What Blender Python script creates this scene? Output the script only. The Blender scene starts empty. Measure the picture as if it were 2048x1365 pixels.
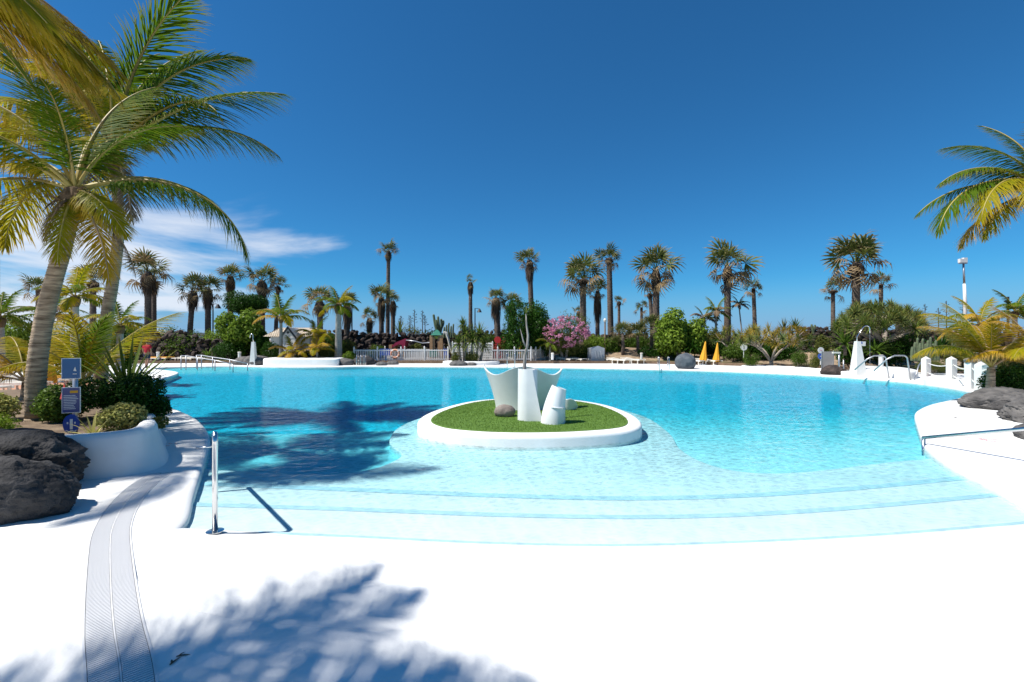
import bpy, bmesh, math, random
import numpy as np
from mathutils import Vector, Matrix, noise
from mathutils.geometry import tessellate_polygon

# ---------------------------------------------------------------- camera, sky, sun, exposure
sc = bpy.context.scene
C = sc.collection
H, F, CX, HY = 1.85, 910.0, 1024.0, 680.0          # eye height above the water, focal length and horizon in photo pixels
cam = bpy.data.cameras.new('camera'); cam_o = bpy.data.objects.new('camera', cam); C.objects.link(cam_o)
cam.sensor_width = 36; cam.lens = F/2048*36; cam.shift_y = -2.5/2048
cam.clip_start = .05; cam.clip_end = 3000
cam_o.location = (0, 0, H); cam_o.rotation_euler = (math.pi/2, 0, 0)
sc.camera = cam_o

SUN_EL = math.radians(57); SUN_AZ = math.atan2(-.95, -.31)      # azimuth of the sun from +Y towards +X
sun_dir = Vector((math.sin(SUN_AZ)*math.cos(SUN_EL), math.cos(SUN_AZ)*math.cos(SUN_EL), math.sin(SUN_EL)))
L = bpy.data.lights.new('sun', 'SUN'); L.energy = 4.8; L.angle = math.radians(1.0); L.color = (1, .955, .89)
sun_o = bpy.data.objects.new('sun', L); C.objects.link(sun_o)
sun_o.rotation_euler = sun_dir.to_track_quat('Z', 'Y').to_euler()

world = bpy.data.worlds.new('World'); sc.world = world; world.use_nodes = True
wt = world.node_tree; WN = wt.nodes.new; WL = wt.links.new
bg = wt.nodes['Background']; bg.inputs['Strength'].default_value = .078
sky = WN('ShaderNodeTexSky'); sky.sky_type = 'NISHITA'; sky.sun_disc = False
sky.sun_elevation = SUN_EL; sky.sun_rotation = SUN_AZ % (2*math.pi)
sky.air_density = 1.0; sky.dust_density = 0; sky.ozone_density = 8.0; sky.altitude = 0
hs = WN('ShaderNodeMix'); hs.data_type = 'RGBA'; hs.blend_type = 'MULTIPLY'; hs.inputs[0].default_value = 1      # the deep blue of a polarised sky
WL(sky.outputs[0], hs.inputs[6]); hs.inputs[7].default_value = (.27, .79, 1.0, 1)
# thin clouds lying low over the horizon, streaked along it
geo = WN('ShaderNodeNewGeometry'); sep = WN('ShaderNodeSeparateXYZ')
tc = WN('ShaderNodeTexCoord'); WL(tc.outputs['Generated'], sep.inputs[0])
def wmath(op, a, b=None, clamp=False):
    n = WN('ShaderNodeMath'); n.operation = op; n.use_clamp = clamp
    for i, v in enumerate((a, b)):
        if v is None: continue
        if isinstance(v, (int, float)): n.inputs[i].default_value = v
        else: WL(v, n.inputs[i])
    return n.outputs[0]
zc = sep.outputs['Z']
den = wmath('ADD', wmath('MAXIMUM', zc, 0.0), .16)
u = wmath('DIVIDE', sep.outputs['X'], den); v = wmath('DIVIDE', sep.outputs['Y'], den)
comb = WN('ShaderNodeCombineXYZ'); WL(u, comb.inputs[0]); WL(v, comb.inputs[1]); comb.inputs[2].default_value = 1.3
nz = WN('ShaderNodeTexNoise'); nz.inputs['Scale'].default_value = .62; nz.inputs['Detail'].default_value = 7; nz.inputs['Roughness'].default_value = .56
nz.inputs['Distortion'].default_value = .4
cmap = WN('ShaderNodeMapping'); cmap.inputs['Rotation'].default_value = (0, 0, math.radians(-21)); WL(comb.outputs[0], cmap.inputs['Vector']); WL(cmap.outputs[0], nz.inputs['Vector'])
low = WN('ShaderNodeMapRange'); low.inputs['From Min'].default_value = .0; low.inputs['From Max'].default_value = .26
low.inputs['To Min'].default_value = .10; low.inputs['To Max'].default_value = -.10
WL(zc, low.inputs['Value'])
west = wmath('MULTIPLY', wmath('ADD', sep.outputs['X'], .47), -.36)        # more cloud over the land to the left
cl = wmath('ADD', wmath('ADD', nz.outputs['Fac'], low.outputs[0]), west)
cr = WN('ShaderNodeMapRange'); cr.interpolation_type = 'SMOOTHSTEP'
cr.inputs['From Min'].default_value = .555; cr.inputs['From Max'].default_value = .73
WL(cl, cr.inputs['Value'])
haze = WN('ShaderNodeMapRange'); haze.interpolation_type = 'SMOOTHSTEP'; haze.inputs['From Min'].default_value = .13; haze.inputs['From Max'].default_value = .0; haze.inputs['To Min'].default_value = 0; haze.inputs['To Max'].default_value = .9
WL(zc, haze.inputs['Value'])
hz = WN('ShaderNodeMix'); hz.data_type = 'RGBA'; WL(haze.outputs[0], hz.inputs[0]); WL(hs.outputs[2], hz.inputs[6]); hz.inputs[7].default_value = (2.2, 3.75, 6.2, 1)
mixc = WN('ShaderNodeMix'); mixc.data_type = 'RGBA'
WL(wmath('MULTIPLY', cr.outputs[0], .88), mixc.inputs['Factor']); WL(hz.outputs[2], mixc.inputs[6]); mixc.inputs[7].default_value = (7.2, 7.7, 8.6, 1)
WL(mixc.outputs[2], bg.inputs['Color'])

vs_ = sc.view_settings; vs_.view_transform = 'Standard'; vs_.look = 'None'; vs_.exposure = 0.55; vs_.gamma = 1; vs_.use_curve_mapping = False
cy = sc.cycles
cy.use_denoising = True; cy.max_bounces = 8; cy.diffuse_bounces = 4; cy.glossy_bounces = 3; cy.transmission_bounces = 4
cy.transparent_max_bounces = 12; cy.volume_bounces = 0; cy.caustics_reflective = False; cy.caustics_refractive = False
cy.sample_clamp_indirect = 6

# ---------------------------------------------------------------- helpers
R = random.Random(7)
pi = math.pi
def rad(a): return math.radians(a)
def G(px, py, z=0.0):
    "photo pixel of something standing at height z -> its place in metres"
    d = F*(H-z)/(py-HY); return Vector(((px-CX)/F*d, d, z))
def D(px, py, d): return Vector(((px-CX)/F*d, d, H-(py-HY)/F*d))
def X(px, d): return (px-CX)/F*d
def Z(py, d): return H-(py-HY)/F*d
def S(px, d): return px/F*d

MATS = {}
def ntree(name):
    m = bpy.data.materials.new(name); m.use_nodes = True; MATS[name] = m
    return m, m.node_tree, m.node_tree.nodes['Principled BSDF']
def mat(name, c, c2=None, scale=6.0, rough=.7, bump=0.0, bscale=None, metal=0.0, spec=None, detail=6, lo=.35, hi=.65, bdist=.02, coords='Object', stretch=None):
    m, t, b = ntree(name)
    b.inputs['Base Color'].default_value = (*c, 1); b.inputs['Roughness'].default_value = rough; b.inputs['Metallic'].default_value = metal
    if spec is not None: b.inputs['Specular IOR Level'].default_value = spec
    tcn = t.nodes.new('ShaderNodeTexCoord'); vec = tcn.outputs[coords]
    if stretch:
        mp = t.nodes.new('ShaderNodeMapping'); mp.inputs['Scale'].default_value = stretch; t.links.new(vec, mp.inputs['Vector']); vec = mp.outputs[0]
    if c2 is not None:
        n = t.nodes.new('ShaderNodeTexNoise'); n.inputs['Scale'].default_value = scale; n.inputs['Detail'].default_value = detail; t.links.new(vec, n.inputs['Vector'])
        r = t.nodes.new('ShaderNodeValToRGB'); r.color_ramp.elements[0].position = lo; r.color_ramp.elements[1].position = hi
        r.color_ramp.elements[0].color = (*c, 1); r.color_ramp.elements[1].color = (*c2, 1)
        t.links.new(n.outputs['Fac'], r.inputs[0]); t.links.new(r.outputs[0], b.inputs['Base Color'])
    if bump:
        n2 = t.nodes.new('ShaderNodeTexNoise'); n2.inputs['Scale'].default_value = bscale or scale*3; n2.inputs['Detail'].default_value = 8; t.links.new(vec, n2.inputs['Vector'])
        bp = t.nodes.new('ShaderNodeBump'); bp.inputs['Strength'].default_value = bump; bp.inputs['Distance'].default_value = bdist
        t.links.new(n2.outputs['Fac'], bp.inputs['Height']); t.links.new(bp.outputs[0], b.inputs['Normal'])
    return m
def leafmat(name, dark, light, tip=None, trans=.35, rough=.5, tipstart=.6, objvar=.25, spec=.10):
    "leaf colour: varies leaf by leaf (rnd), towards the leaf tip (tip) and object by object; lets some light through"
    m, t, b = ntree(name); N = t.nodes.new; K = t.links.new
    at = N('ShaderNodeAttribute'); at.attribute_name = 'rnd'
    oi = N('ShaderNodeObjectInfo')
    ad = N('ShaderNodeMath'); ad.operation = 'MULTIPLY_ADD'; ad.inputs[1].default_value = objvar; K(oi.outputs['Random'], ad.inputs[0]); 
    sc_ = N('ShaderNodeMath'); sc_.operation = 'MULTIPLY'; sc_.inputs[1].default_value = 1-objvar; K(at.outputs['Fac'], sc_.inputs[0]); K(sc_.outputs[0], ad.inputs[2])
    mx = N('ShaderNodeMix'); mx.data_type = 'RGBA'; mx.inputs[6].default_value = (*dark, 1); mx.inputs[7].default_value = (*light, 1); K(ad.outputs[0], mx.inputs[0])
    col = mx.outputs[2]
    if tip:
        a2 = N('ShaderNodeAttribute'); a2.attribute_name = 'tip'
        mr = N('ShaderNodeMapRange'); mr.inputs['From Min'].default_value = tipstart; mr.inputs['From Max'].default_value = 1.05; K(a2.outputs['Fac'], mr.inputs['Value'])
        m2 = N('ShaderNodeMix'); m2.data_type = 'RGBA'; m2.inputs[7].default_value = (*tip, 1); K(mr.outputs[0], m2.inputs[0]); K(col, m2.inputs[6]); col = m2.outputs[2]
    K(col, b.inputs['Base Color']); b.inputs['Roughness'].default_value = rough; b.inputs['Specular IOR Level'].default_value = spec
    tr = N('ShaderNodeBsdfTranslucent'); K(col, tr.inputs['Color'])
    ms = N('ShaderNodeMixShader'); ms.inputs[0].default_value = trans
    out = t.nodes['Material Output']; K(b.outputs[0], ms.inputs[1]); K(tr.outputs[0], ms.inputs[2]); K(ms.outputs[0], out.inputs[0])
    return m

class MB:
    "collects shapes, then becomes ONE mesh"
    def __init__(s): s.v = []; s.f = []; s.rnd = []; s.tip = []; s.cur = .5
    def add(s, vs, fs, rnd=None, tip=None):
        o = len(s.v); s.v += [tuple(p) for p in vs]; s.f += [tuple(i+o for i in f) for f in fs]
        s.rnd += [s.cur if rnd is None else rnd]*len(vs); s.tip += (list(tip) if tip is not None else [0.0]*len(vs))
    def box(s, a, b):
        (x0, y0, z0), (x1, y1, z1) = a, b
        s.add([(x0,y0,z0),(x1,y0,z0),(x1,y1,z0),(x0,y1,z0),(x0,y0,z1),(x1,y0,z1),(x1,y1,z1),(x0,y1,z1)],
              [(0,3,2,1),(4,5,6,7),(0,1,5,4),(1,2,6,5),(2,3,7,6),(3,0,4,7)])
    def obox(s, c, ax, ay, az):
        "box by centre and three half-axis vectors"
        c, ax, ay, az = map(Vector, (c, ax, ay, az))
        vs = [c+ax*i+ay*j+az*k for k in (-1, 1) for i, j in ((-1,-1),(1,-1),(1,1),(-1,1))]
        s.add(vs, [(0,3,2,1),(4,5,6,7),(0,1,5,4),(1,2,6,5),(2,3,7,6),(3,0,4,7)])
    def tube(s, pts, r, n=8, cap=True):
        pts = [Vector(p) for p in pts]; m = len(pts)
        rs = r if isinstance(r, (list, tuple)) else [r]*m
        vs = []; ref = Vector((.3, .2, 1)).normalized()
        prev = None
        for i, p in enumerate(pts):
            t = (pts[min(i+1, m-1)]-pts[max(i-1, 0)]).normalized()
            if prev is None:
                a = t.orthogonal().normalized()
            else:
                a = (prev - t*prev.dot(t)).normalized()
            prev = a; b = t.cross(a)
            for k in range(n):
                w = 2*pi*k/n; vs.append(p+(a*math.cos(w)+b*math.sin(w))*rs[i])
        fs = [(i*n+k, i*n+(k+1)%n, (i+1)*n+(k+1)%n, (i+1)*n+k) for i in range(m-1) for k in range(n)]
        if cap: fs += [tuple(range(n-1, -1, -1)), tuple((m-1)*n+k for k in range(n))]
        s.add(vs, fs)
    def lathe(s, prof, n=24, c=(0, 0, 0), a0=0, a1=2*pi, close=True):
        full = abs(a1-a0-2*pi) < 1e-4; cols = n if full else n+1
        vs = [(c[0]+r*math.cos(a0+(a1-a0)*k/n), c[1]+r*math.sin(a0+(a1-a0)*k/n), c[2]+z) for r, z in prof for k in range(cols)]
        fs = []
        for i in range(len(prof)-1):
            for k in range(n):
                k2 = (k+1) % cols
                fs.append((i*cols+k, i*cols+k2, (i+1)*cols+k2, (i+1)*cols+k))
        if full and close:
            if prof[0][0] > 1e-4: fs.append(tuple(range(cols-1, -1, -1)))
            if prof[-1][0] > 1e-4: fs.append(tuple((len(prof)-1)*cols+k for k in range(cols)))
        s.add(vs, fs)
    def prism(s, poly, z0, z1, bev=0.0, hole=None):
        "flat slab over a 2D outline; bev rounds the top edge"
        n = len(poly); poly = [Vector((p[0], p[1])) for p in poly]
        area = sum(poly[i].x*poly[(i+1) % n].y-poly[(i+1) % n].x*poly[i].y for i in range(n))
        if area < 0: poly.reverse()
        def inset(d):
            r = []
            for i in range(n):
                a, b, c = poly[i-1], poly[i], poly[(i+1) % n]
                t = (c-a).normalized(); nn = Vector((-t.y, t.x)); r.append(b+nn*d)
            return r
        rings = [(poly, z0)]
        if bev:
            for k in range(4):
                w = k/3*pi/2; rings.append((inset(bev*(1-math.cos(w))), z1-bev+bev*math.sin(w)))
        else: rings.append((poly, z1))
        vs = []; fs = []
        for pl, z in rings: vs += [(p.x, p.y, z) for p in pl]
        for r in range(len(rings)-1):
            for i in range(n): fs.append((r*n+i, r*n+(i+1) % n, (r+1)*n+(i+1) % n, (r+1)*n+i))
        top = rings[-1][0]; o = (len(rings)-1)*n
        for t in tessellate_polygon([[Vector((p.x, p.y, 0)) for p in top]]):
            a, b, c = (top[t[0]], top[t[1]], top[t[2]])
            fs.append(tuple(o+i for i in (t if (b-a).cross(c-a) > 0 else t[::-1])))
        s.add(vs, fs)
    def blade(s, o, d, length, width, up, droop=0.3, seg=3, rnd=.5, fold=0.0):
        "one pointed leaf: starts at o, runs along d, bends down"
        o = Vector(o); d = Vector(d).normalized(); up = Vector(up)
        vs = []; tips = []; p = o.copy(); dd = d.copy()
        for i in range(seg+1):
            u = i/seg; w = dd.cross(up)
            if w.length < 1e-4: w = dd.orthogonal()
            w.normalize(); ww = width*.5*(1-u)**.6*(.55+.45*min(1, u*4+.2)) if i < seg else 0
            if i < seg: vs += [p-w*ww, p+w*ww]; tips += [u, u]
            else: vs.append(p.copy()); tips.append(1.0)
            p = p+dd*(length/seg); dd = (dd+Vector((0, 0, -droop/seg*1.5))).normalized()
        fs = [(2*i, 2*i+1, 2*i+3, 2*i+2) for i in range(seg-1)]+[(2*seg-2, 2*seg-1, 2*seg)]
        s.add(vs, fs, rnd, tips)
    def mesh(s, name, m, smooth=False):
        me = bpy.data.meshes.new(name); me.from_pydata(s.v, [], s.f); me.materials.append(m)
        a = me.attributes.new('rnd', 'FLOAT', 'POINT'); a.data.foreach_set('value', np.array(s.rnd, np.float32))
        a = me.attributes.new('tip', 'FLOAT', 'POINT'); a.data.foreach_set('value', np.array(s.tip, np.float32))
        if smooth: me.polygons.foreach_set('use_smooth', [True]*len(me.polygons))
        me.update(); return me
    def obj(s, name, m, parent=None, smooth=False, **kw):
        return link(name, s.mesh(name, m, smooth), parent, **kw)

def link(name, me, parent=None, loc=None, rot=None, scl=None, m=None):
    o = bpy.data.objects.new(name, me); C.objects.link(o)
    if parent is not None: o.parent = parent
    if loc is not None: o.location = loc
    if rot is not None: o.rotation_euler = rot
    if scl is not None: o.scale = scl if isinstance(scl, (tuple, list, Vector)) else (scl,)*3
    if m is not None:
        o.material_slots[0].link = 'OBJECT'; o.material_slots[0].material = m
    return o
def tag(o, label, cat, group=None):
    o['label'] = label; o['category'] = cat
    if group: o['group'] = group
    return o
def thing(name, label, cat, loc=(0, 0, 0), rz=0.0, group=None):
    o = bpy.data.objects.new(name, None); C.objects.link(o); o.location = loc; o.rotation_euler = (0, 0, rz); o.empty_display_size = .2
    return tag(o, label, cat, group)
def struct(o, kind='structure'): o['kind'] = kind; return o
def smooth_by_angle(o, deg=40):
    me = o.data; me.polygons.foreach_set('use_smooth', [True]*len(me.polygons)); me.set_sharp_from_angle(angle=rad(deg))

def spline(pts, n=8, closed=True):
    "smooth curve through 2D/3D points (Catmull-Rom)"
    P_ = [Vector(p) for p in pts]; m = len(P_); out = []
    rng = range(m) if closed else range(m-1)
    for i in rng:
        if closed: p0, p1, p2, p3 = P_[i-1], P_[i], P_[(i+1) % m], P_[(i+2) % m]
        else: p0, p1, p2, p3 = P_[max(i-1, 0)], P_[i], P_[i+1], P_[min(i+2, m-1)]
        for k in range(n):
            t = k/n
            out.append(.5*((2*p1)+(p2-p0)*t+(2*p0-5*p1+4*p2-p3)*t*t+(3*p1-p0-3*p2+p3)*t**3))
    if not closed: out.append(P_[-1])
    return out

def rock_mesh(name, m, rx, ry, rz, seed, sub=4, rough=.22, freq=1.3, flat=.35, ridged=True):
    "a weathered boulder: ball pushed in and out by two sizes of noise, cut flat below"
    bm = bmesh.new(); bmesh.ops.create_icosphere(bm, subdivisions=sub, radius=1)
    off = Vector((seed*3.7, seed*1.3, -seed*2.1))
    for v in bm.verts:
        p = v.co.copy()
        a = noise.fractal(p*freq+off, 1.0, 2.1, 4)*.5
        b = (1-abs(noise.noise(p*freq*2.3+off*1.7)))**2*.30 if ridged else 0
        c = noise.cell(p*1.7+off)*.10 if ridged else 0
        d = 1+rough*(a*2+b-.15+c)+rough*.25*noise.fractal(p*freq*7+off, .8, 2.2, 4)
        q = p*d
        if q.z < -flat: q.z = -flat+(q.z+flat)*.15
        v.co = Vector((q.x*rx, q.y*ry, (q.z+flat)*rz))
    me = bpy.data.meshes.new(name); bm.to_mesh(me); bm.free(); me.materials.append(m)
    me.polygons.foreach_set('use_smooth', [True]*len(me.polygons)); return me

def leaf_cloud(name, m, lumps, n, size, seed, parent=None, inner=.55, aspect=.5, upb=.4, size_var=.5, loc=None):
    "a crown: n leaf-sized folded faces spread through a set of ellipsoid clumps"
    rg = np.random.default_rng(seed)
    vol = np.array([l[1][0]*l[1][1]*l[1][2] for l in lumps])**.67; cnt = rg.multinomial(n, vol/vol.sum())
    cs = []; ns = []; rr = []
    for (c, r), k in zip(lumps, cnt):
        d = rg.normal(size=(k, 3)); d /= np.linalg.norm(d, axis=1)[:, None]
        rad_ = inner+(1.06-inner)*rg.random(k)**.6
        pts = np.array(c)+d*np.array(r)*rad_[:, None]*(1+.10*np.sin(d[:, :1]*7+d[:, 1:2]*9+c[0]))
        cs.append(pts); ns.append(d); rr.append(np.clip(.5+.28*rg.normal(size=k)+.15*rg.normal(), 0, 1))
    c = np.concatenate(cs); d = np.concatenate(ns); rr = np.concatenate(rr); k = len(c)
    nn = d*.8+rg.normal(size=(k, 3))*.75+np.array([0, 0, upb]); nn /= np.linalg.norm(nn, axis=1)[:, None]
    t = np.cross(nn, rg.normal(size=(k, 3))); t /= np.linalg.norm(t, axis=1)[:, None]; b = np.cross(nn, t)
    s = size*(1-size_var/2+size_var*rg.random(k))[:, None]
    P0 = c-t*s*.5; P2 = c+t*s*.5-nn*s*.12; P1 = c+b*s*aspect*.5+nn*s*.10; P3 = c-b*s*aspect*.5+nn*s*.10
    vs = np.stack([P0, P1, P2, P3], 1).reshape(-1, 3)
    return raw_mesh(name, m, vs, np.arange(4*k).reshape(k, 4), np.repeat(rr, 4), np.tile([0, .5, 1, .5], k), parent, loc)
def raw_mesh(name, m, vs, fs, rnd=None, tip=None, parent=None, loc=None):
    me = bpy.data.meshes.new(name); nv = len(vs); nf, q = fs.shape
    me.vertices.add(nv); me.vertices.foreach_set('co', vs.astype(np.float32).ravel())
    me.loops.add(nf*q); me.loops.foreach_set('vertex_index', fs.astype(np.int32).ravel())
    me.polygons.add(nf); me.polygons.foreach_set('loop_start', np.arange(0, nf*q, q, dtype=np.int32)); me.polygons.foreach_set('loop_total', np.full(nf, q, np.int32))
    for nm, arr in (('rnd', rnd), ('tip', tip)):
        if arr is not None: a = me.attributes.new(nm, 'FLOAT', 'POINT'); a.data.foreach_set('value', np.asarray(arr, np.float32))
    me.materials.append(m); me.update(calc_edges=True); me.validate()
    return link(name, me, parent, loc)

# ---------------------------------------------------------------- materials
M_white = mat('white_render', (.80, .80, .79), (.72, .72, .70), 2.2, .75, .12, 40, lo=.25, hi=.5)
M_pool = mat('pool_paint', (.72, .74, .745), (.65, .69, .70), 1.5, .6, lo=.3, hi=.55)
M_edge_band = mat('pale_blue_band', (.36, .55, .63), (.42, .60, .67), 5, .6)
M_paint = mat('white_paint', (.80, .80, .78), (.70, .69, .66), 9, .45, .05, 60, lo=.2, hi=.45)
M_soil = mat('garden_soil', (.10, .065, .04), (.22, .16, .10), 2.5, .95, .6, 14, bdist=.05)
M_sand = mat('sandy_soil', (.34, .25, .16), (.19, .135, .085), 3, .95, .5, 18)
M_ground = mat('dry_ground', (.20, .15, .10), (.28, .22, .15), .4, .95)
M_terra = mat('terracotta_tiles', (.42, .20, .11), (.50, .26, .16), 1.6, .8, .1, 30)
M_lava = mat('lava_rock', (.016, .016, .017), (.058, .055, .055), 3.2, .92, .8, 22, bdist=.05, detail=10)
M_lava2 = mat('grey_basalt', (.055, .052, .050), (.15, .14, .13), 3.5, .88, .8, 11, bdist=.05, detail=10)
M_lava3 = mat('brown_lava_stone', (.022, .016, .014), (.085, .060, .048), 2.6, .95, .8, 10, bdist=.08, detail=10)
M_pebble = mat('brown_boulder', (.14, .115, .10), (.26, .22, .19), 7, .75, .3, 30)
M_steel = mat('stainless_steel', (.72, .72, .72), (.62, .62, .61), 3, .16, metal=1.0, stretch=(1, 1, .2))
M_alu = mat('grey_metal', (.42, .43, .45), None, rough=.4, metal=.8)
M_dark = mat('dark_metal', (.015, .018, .022), None, rough=.5)
M_bark = mat('palm_bark', (.13, .09, .055), (.50, .385, .26), 7, .9, .8, 18, bdist=.03, stretch=(.6, .6, 4.5), lo=.3, hi=.62)
M_bark2 = mat('fan_palm_bark', (.085, .062, .048), (.19, .15, .12), 4, .95, .9, 9, bdist=.08, stretch=(1, 1, 4))
M_branch = mat('grey_branch', (.22, .18, .145), (.38, .33, .27), 8, .9, .4, 25)
M_drift = mat('driftwood', (.20, .185, .17), (.34, .32, .30), 12, .9, .5, 30, stretch=(1, 1, .2))
M_turf = mat('artificial_turf', (.06, .14, .012), (.13, .24, .03), 45, .9, .8, 160, bdist=.02)
M_lawn = mat('lawn', (.06, .085, .02), (.16, .14, .05), 1.6, .95, .8, 60)
M_yellow = mat('yellow_canvas', (.72, .36, .02), (.62, .29, .015), 6, .8)
M_plastic = mat('cream_plastic', (.74, .70, .62), (.66, .61, .52), 3, .45)
M_orange = mat('orange_cushion', (.75, .36, .05), None, rough=.8)
M_signblue = mat('sign_blue', (.004, .08, .21), (.008, .095, .24), 4, .3)
M_signviolet = mat('sign_violet_blue', (.035, .045, .16), (.05, .06, .19), 4, .3)
M_red = mat('red_paint', (.55, .03, .03), None, rough=.5)
M_redmark = mat('red_marking', (.62, .20, .20), (.74, .50, .50), 60, .7)
M_greymark = mat('grey_marking', (.45, .46, .47), (.62, .62, .63), 60, .7)
M_green = mat('green_plastic', (.01, .14, .09), None, rough=.4)
M_maroon = mat('crimson_plastic', (.30, .012, .05), None, rough=.45)
M_tan = mat('tan_plastic', (.42, .25, .12), (.34, .19, .09), 5, .6)
M_yel2 = mat('yellow_green_plastic', (.40, .38, .04), None, rough=.5)
M_bluep = mat('blue_plastic', (.03, .10, .42), None, rough=.4)
M_skin = mat('skin', (.33, .17, .11), None, rough=.6)
M_shirt = mat('red_cotton', (.42, .012, .03), (.34, .008, .02), 12, .9)
M_short = mat('dark_blue_cotton', (.010, .018, .05), None, rough=.9)
M_hair = mat('dark_hair', (.015, .011, .009), None, rough=.7)
M_tile = mat('pale_roof_tile', (.62, .54, .43), (.46, .38, .29), 3, .85)
M_wood = mat('weathered_wood', (.30, .20, .12), (.20, .13, .08), 5, .9)
M_grate = mat('grate_plastic', (.72, .72, .72), (.62, .62, .62), 6, .5)
M_gap = mat('drain_channel', (.10, .10, .11), None, rough=.9)
M_white2 = mat('sculpture_white', (.74, .76, .76), (.68, .70, .70), 3, .35, .03, 30)

M_fr_green = leafmat('frond_green', (.042, .10, .005), (.15, .22, .010), (.26, .20, .03), .45, .6, .55, .2)
M_fr_yell = leafmat('frond_yellow_green', (.18, .21, .008), (.46, .36, .012), (.46, .28, .03), .5, .45, .4, .2)
M_fr_gold = leafmat('frond_golden', (.40, .25, .012), (.60, .39, .03), (.48, .32, .14), .5, .5, .4, .2)
M_fr_dry = leafmat('frond_dry', (.11, .075, .045), (.25, .18, .11), None, .25, .8, .5, .2)
M_fan = leafmat('fan_leaf_green', (.045, .075, .014), (.15, .17, .045), (.34, .27, .14), .34, .5, .45, .35)
M_fanold = leafmat('fan_leaf_tan', (.12, .08, .034), (.34, .24, .12), (.40, .30, .18), .3, .8, .5, .4)
M_fandead = leafmat('fan_leaf_dead', (.055, .038, .026), (.14, .10, .07), None, .12, .9, .5, .3)
M_rach = mat('leaf_stalk', (.36, .30, .06), (.28, .20, .05), 5, .5)
M_rach2 = mat('stalk_tan', (.36, .26, .15), (.26, .17, .09), 5, .7)
M_l_dark = leafmat('leaf_dark', (.012, .045, .006), (.045, .11, .012), None, .22, .4)
M_l_mid = leafmat('leaf_mid', (.04, .085, .010), (.13, .21, .03), None, .3, .45)
M_l_bright = leafmat('leaf_bright', (.08, .15, .012), (.25, .35, .045), None, .35, .4)
M_l_olive = leafmat('leaf_olive', (.06, .08, .015), (.20, .21, .05), None, .25, .5)
M_l_grey = leafmat('leaf_grey_green', (.055, .075, .04), (.16, .18, .10), (.26, .24, .13), .2, .5, .6)
M_l_var = leafmat('leaf_variegated', (.22, .25, .06), (.62, .55, .20), None, .3, .5)
M_l_yuc = leafmat('leaf_spear', (.05, .085, .015), (.15, .20, .035), (.30, .24, .07), .25, .4, .7)
M_l_drag = leafmat('leaf_dragon', (.06, .10, .03), (.19, .23, .06), (.30, .21, .05), .2, .45, .6, .4)
M_l_dragY = leafmat('leaf_dragon_yellow', (.16, .15, .03), (.42, .30, .04), (.45, .22, .04), .25, .45, .6, .4)
M_pink = leafmat('pink_blossom', (.55, .17, .30), (.80, .42, .55), None, .3, .6)
M_redbl = leafmat('red_blossom', (.45, .04, .05), (.62, .12, .10), None, .3, .6)
M_cact = mat('cactus_green', (.06, .09, .045), (.12, .15, .075), 6, .7, .3, 30)
M_fern = leafmat('leaf_fern', (.09, .17, .01), (.24, .34, .03), None, .35, .5)
M_brown = mat('brown_edging', (.12, .075, .045), (.20, .13, .08), 4, .9, .3, 20)

# ---------------------------------------------------------------- the pool and the white deck
def gp(l, z=0.0): return [(G(x, y, z).x, G(x, y, z).y) for x, y in l]
left_px = [(372, 1052), (388, 1000), (404, 950), (416, 908), (420, 884), (410, 860), (384, 838), (340, 820), (300, 808), (276, 796), (268, 785), (288, 771), (330, 759), (357, 749), (346, 745)]
far_px = [(310, 740.5), (330, 737), (400, 735), (470, 734), (540, 735.5), (610, 736), (676, 735.5), (740, 734.5), (820, 735), (900, 735.5), (1000, 736), (1100, 737), (1200, 738.5), (1300, 740.5), (1400, 743), (1480, 745.5), (1600, 751), (1700, 757), (1800, 765), (1880, 775), (1930, 784)]
right_px = [(1946, 791), (1930, 797), (1900, 805), (1862, 814), (1838, 824), (1829, 834), (1834, 855), (1842, 880), (1852, 902), (1898, 937), (1960, 969), (2048, 1017), (2180, 1082)]
outline = gp(left_px)+gp(far_px)+gp(right_px)
hole = spline([(-2.75, 3.35), (-3.12, 3.95)]+outline+[(6.5, 3.5), (5.4, 3.15), (2.2, 2.85), (0, 2.75), (-1.8, 2.9)], 5)
DZ = .08
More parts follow.
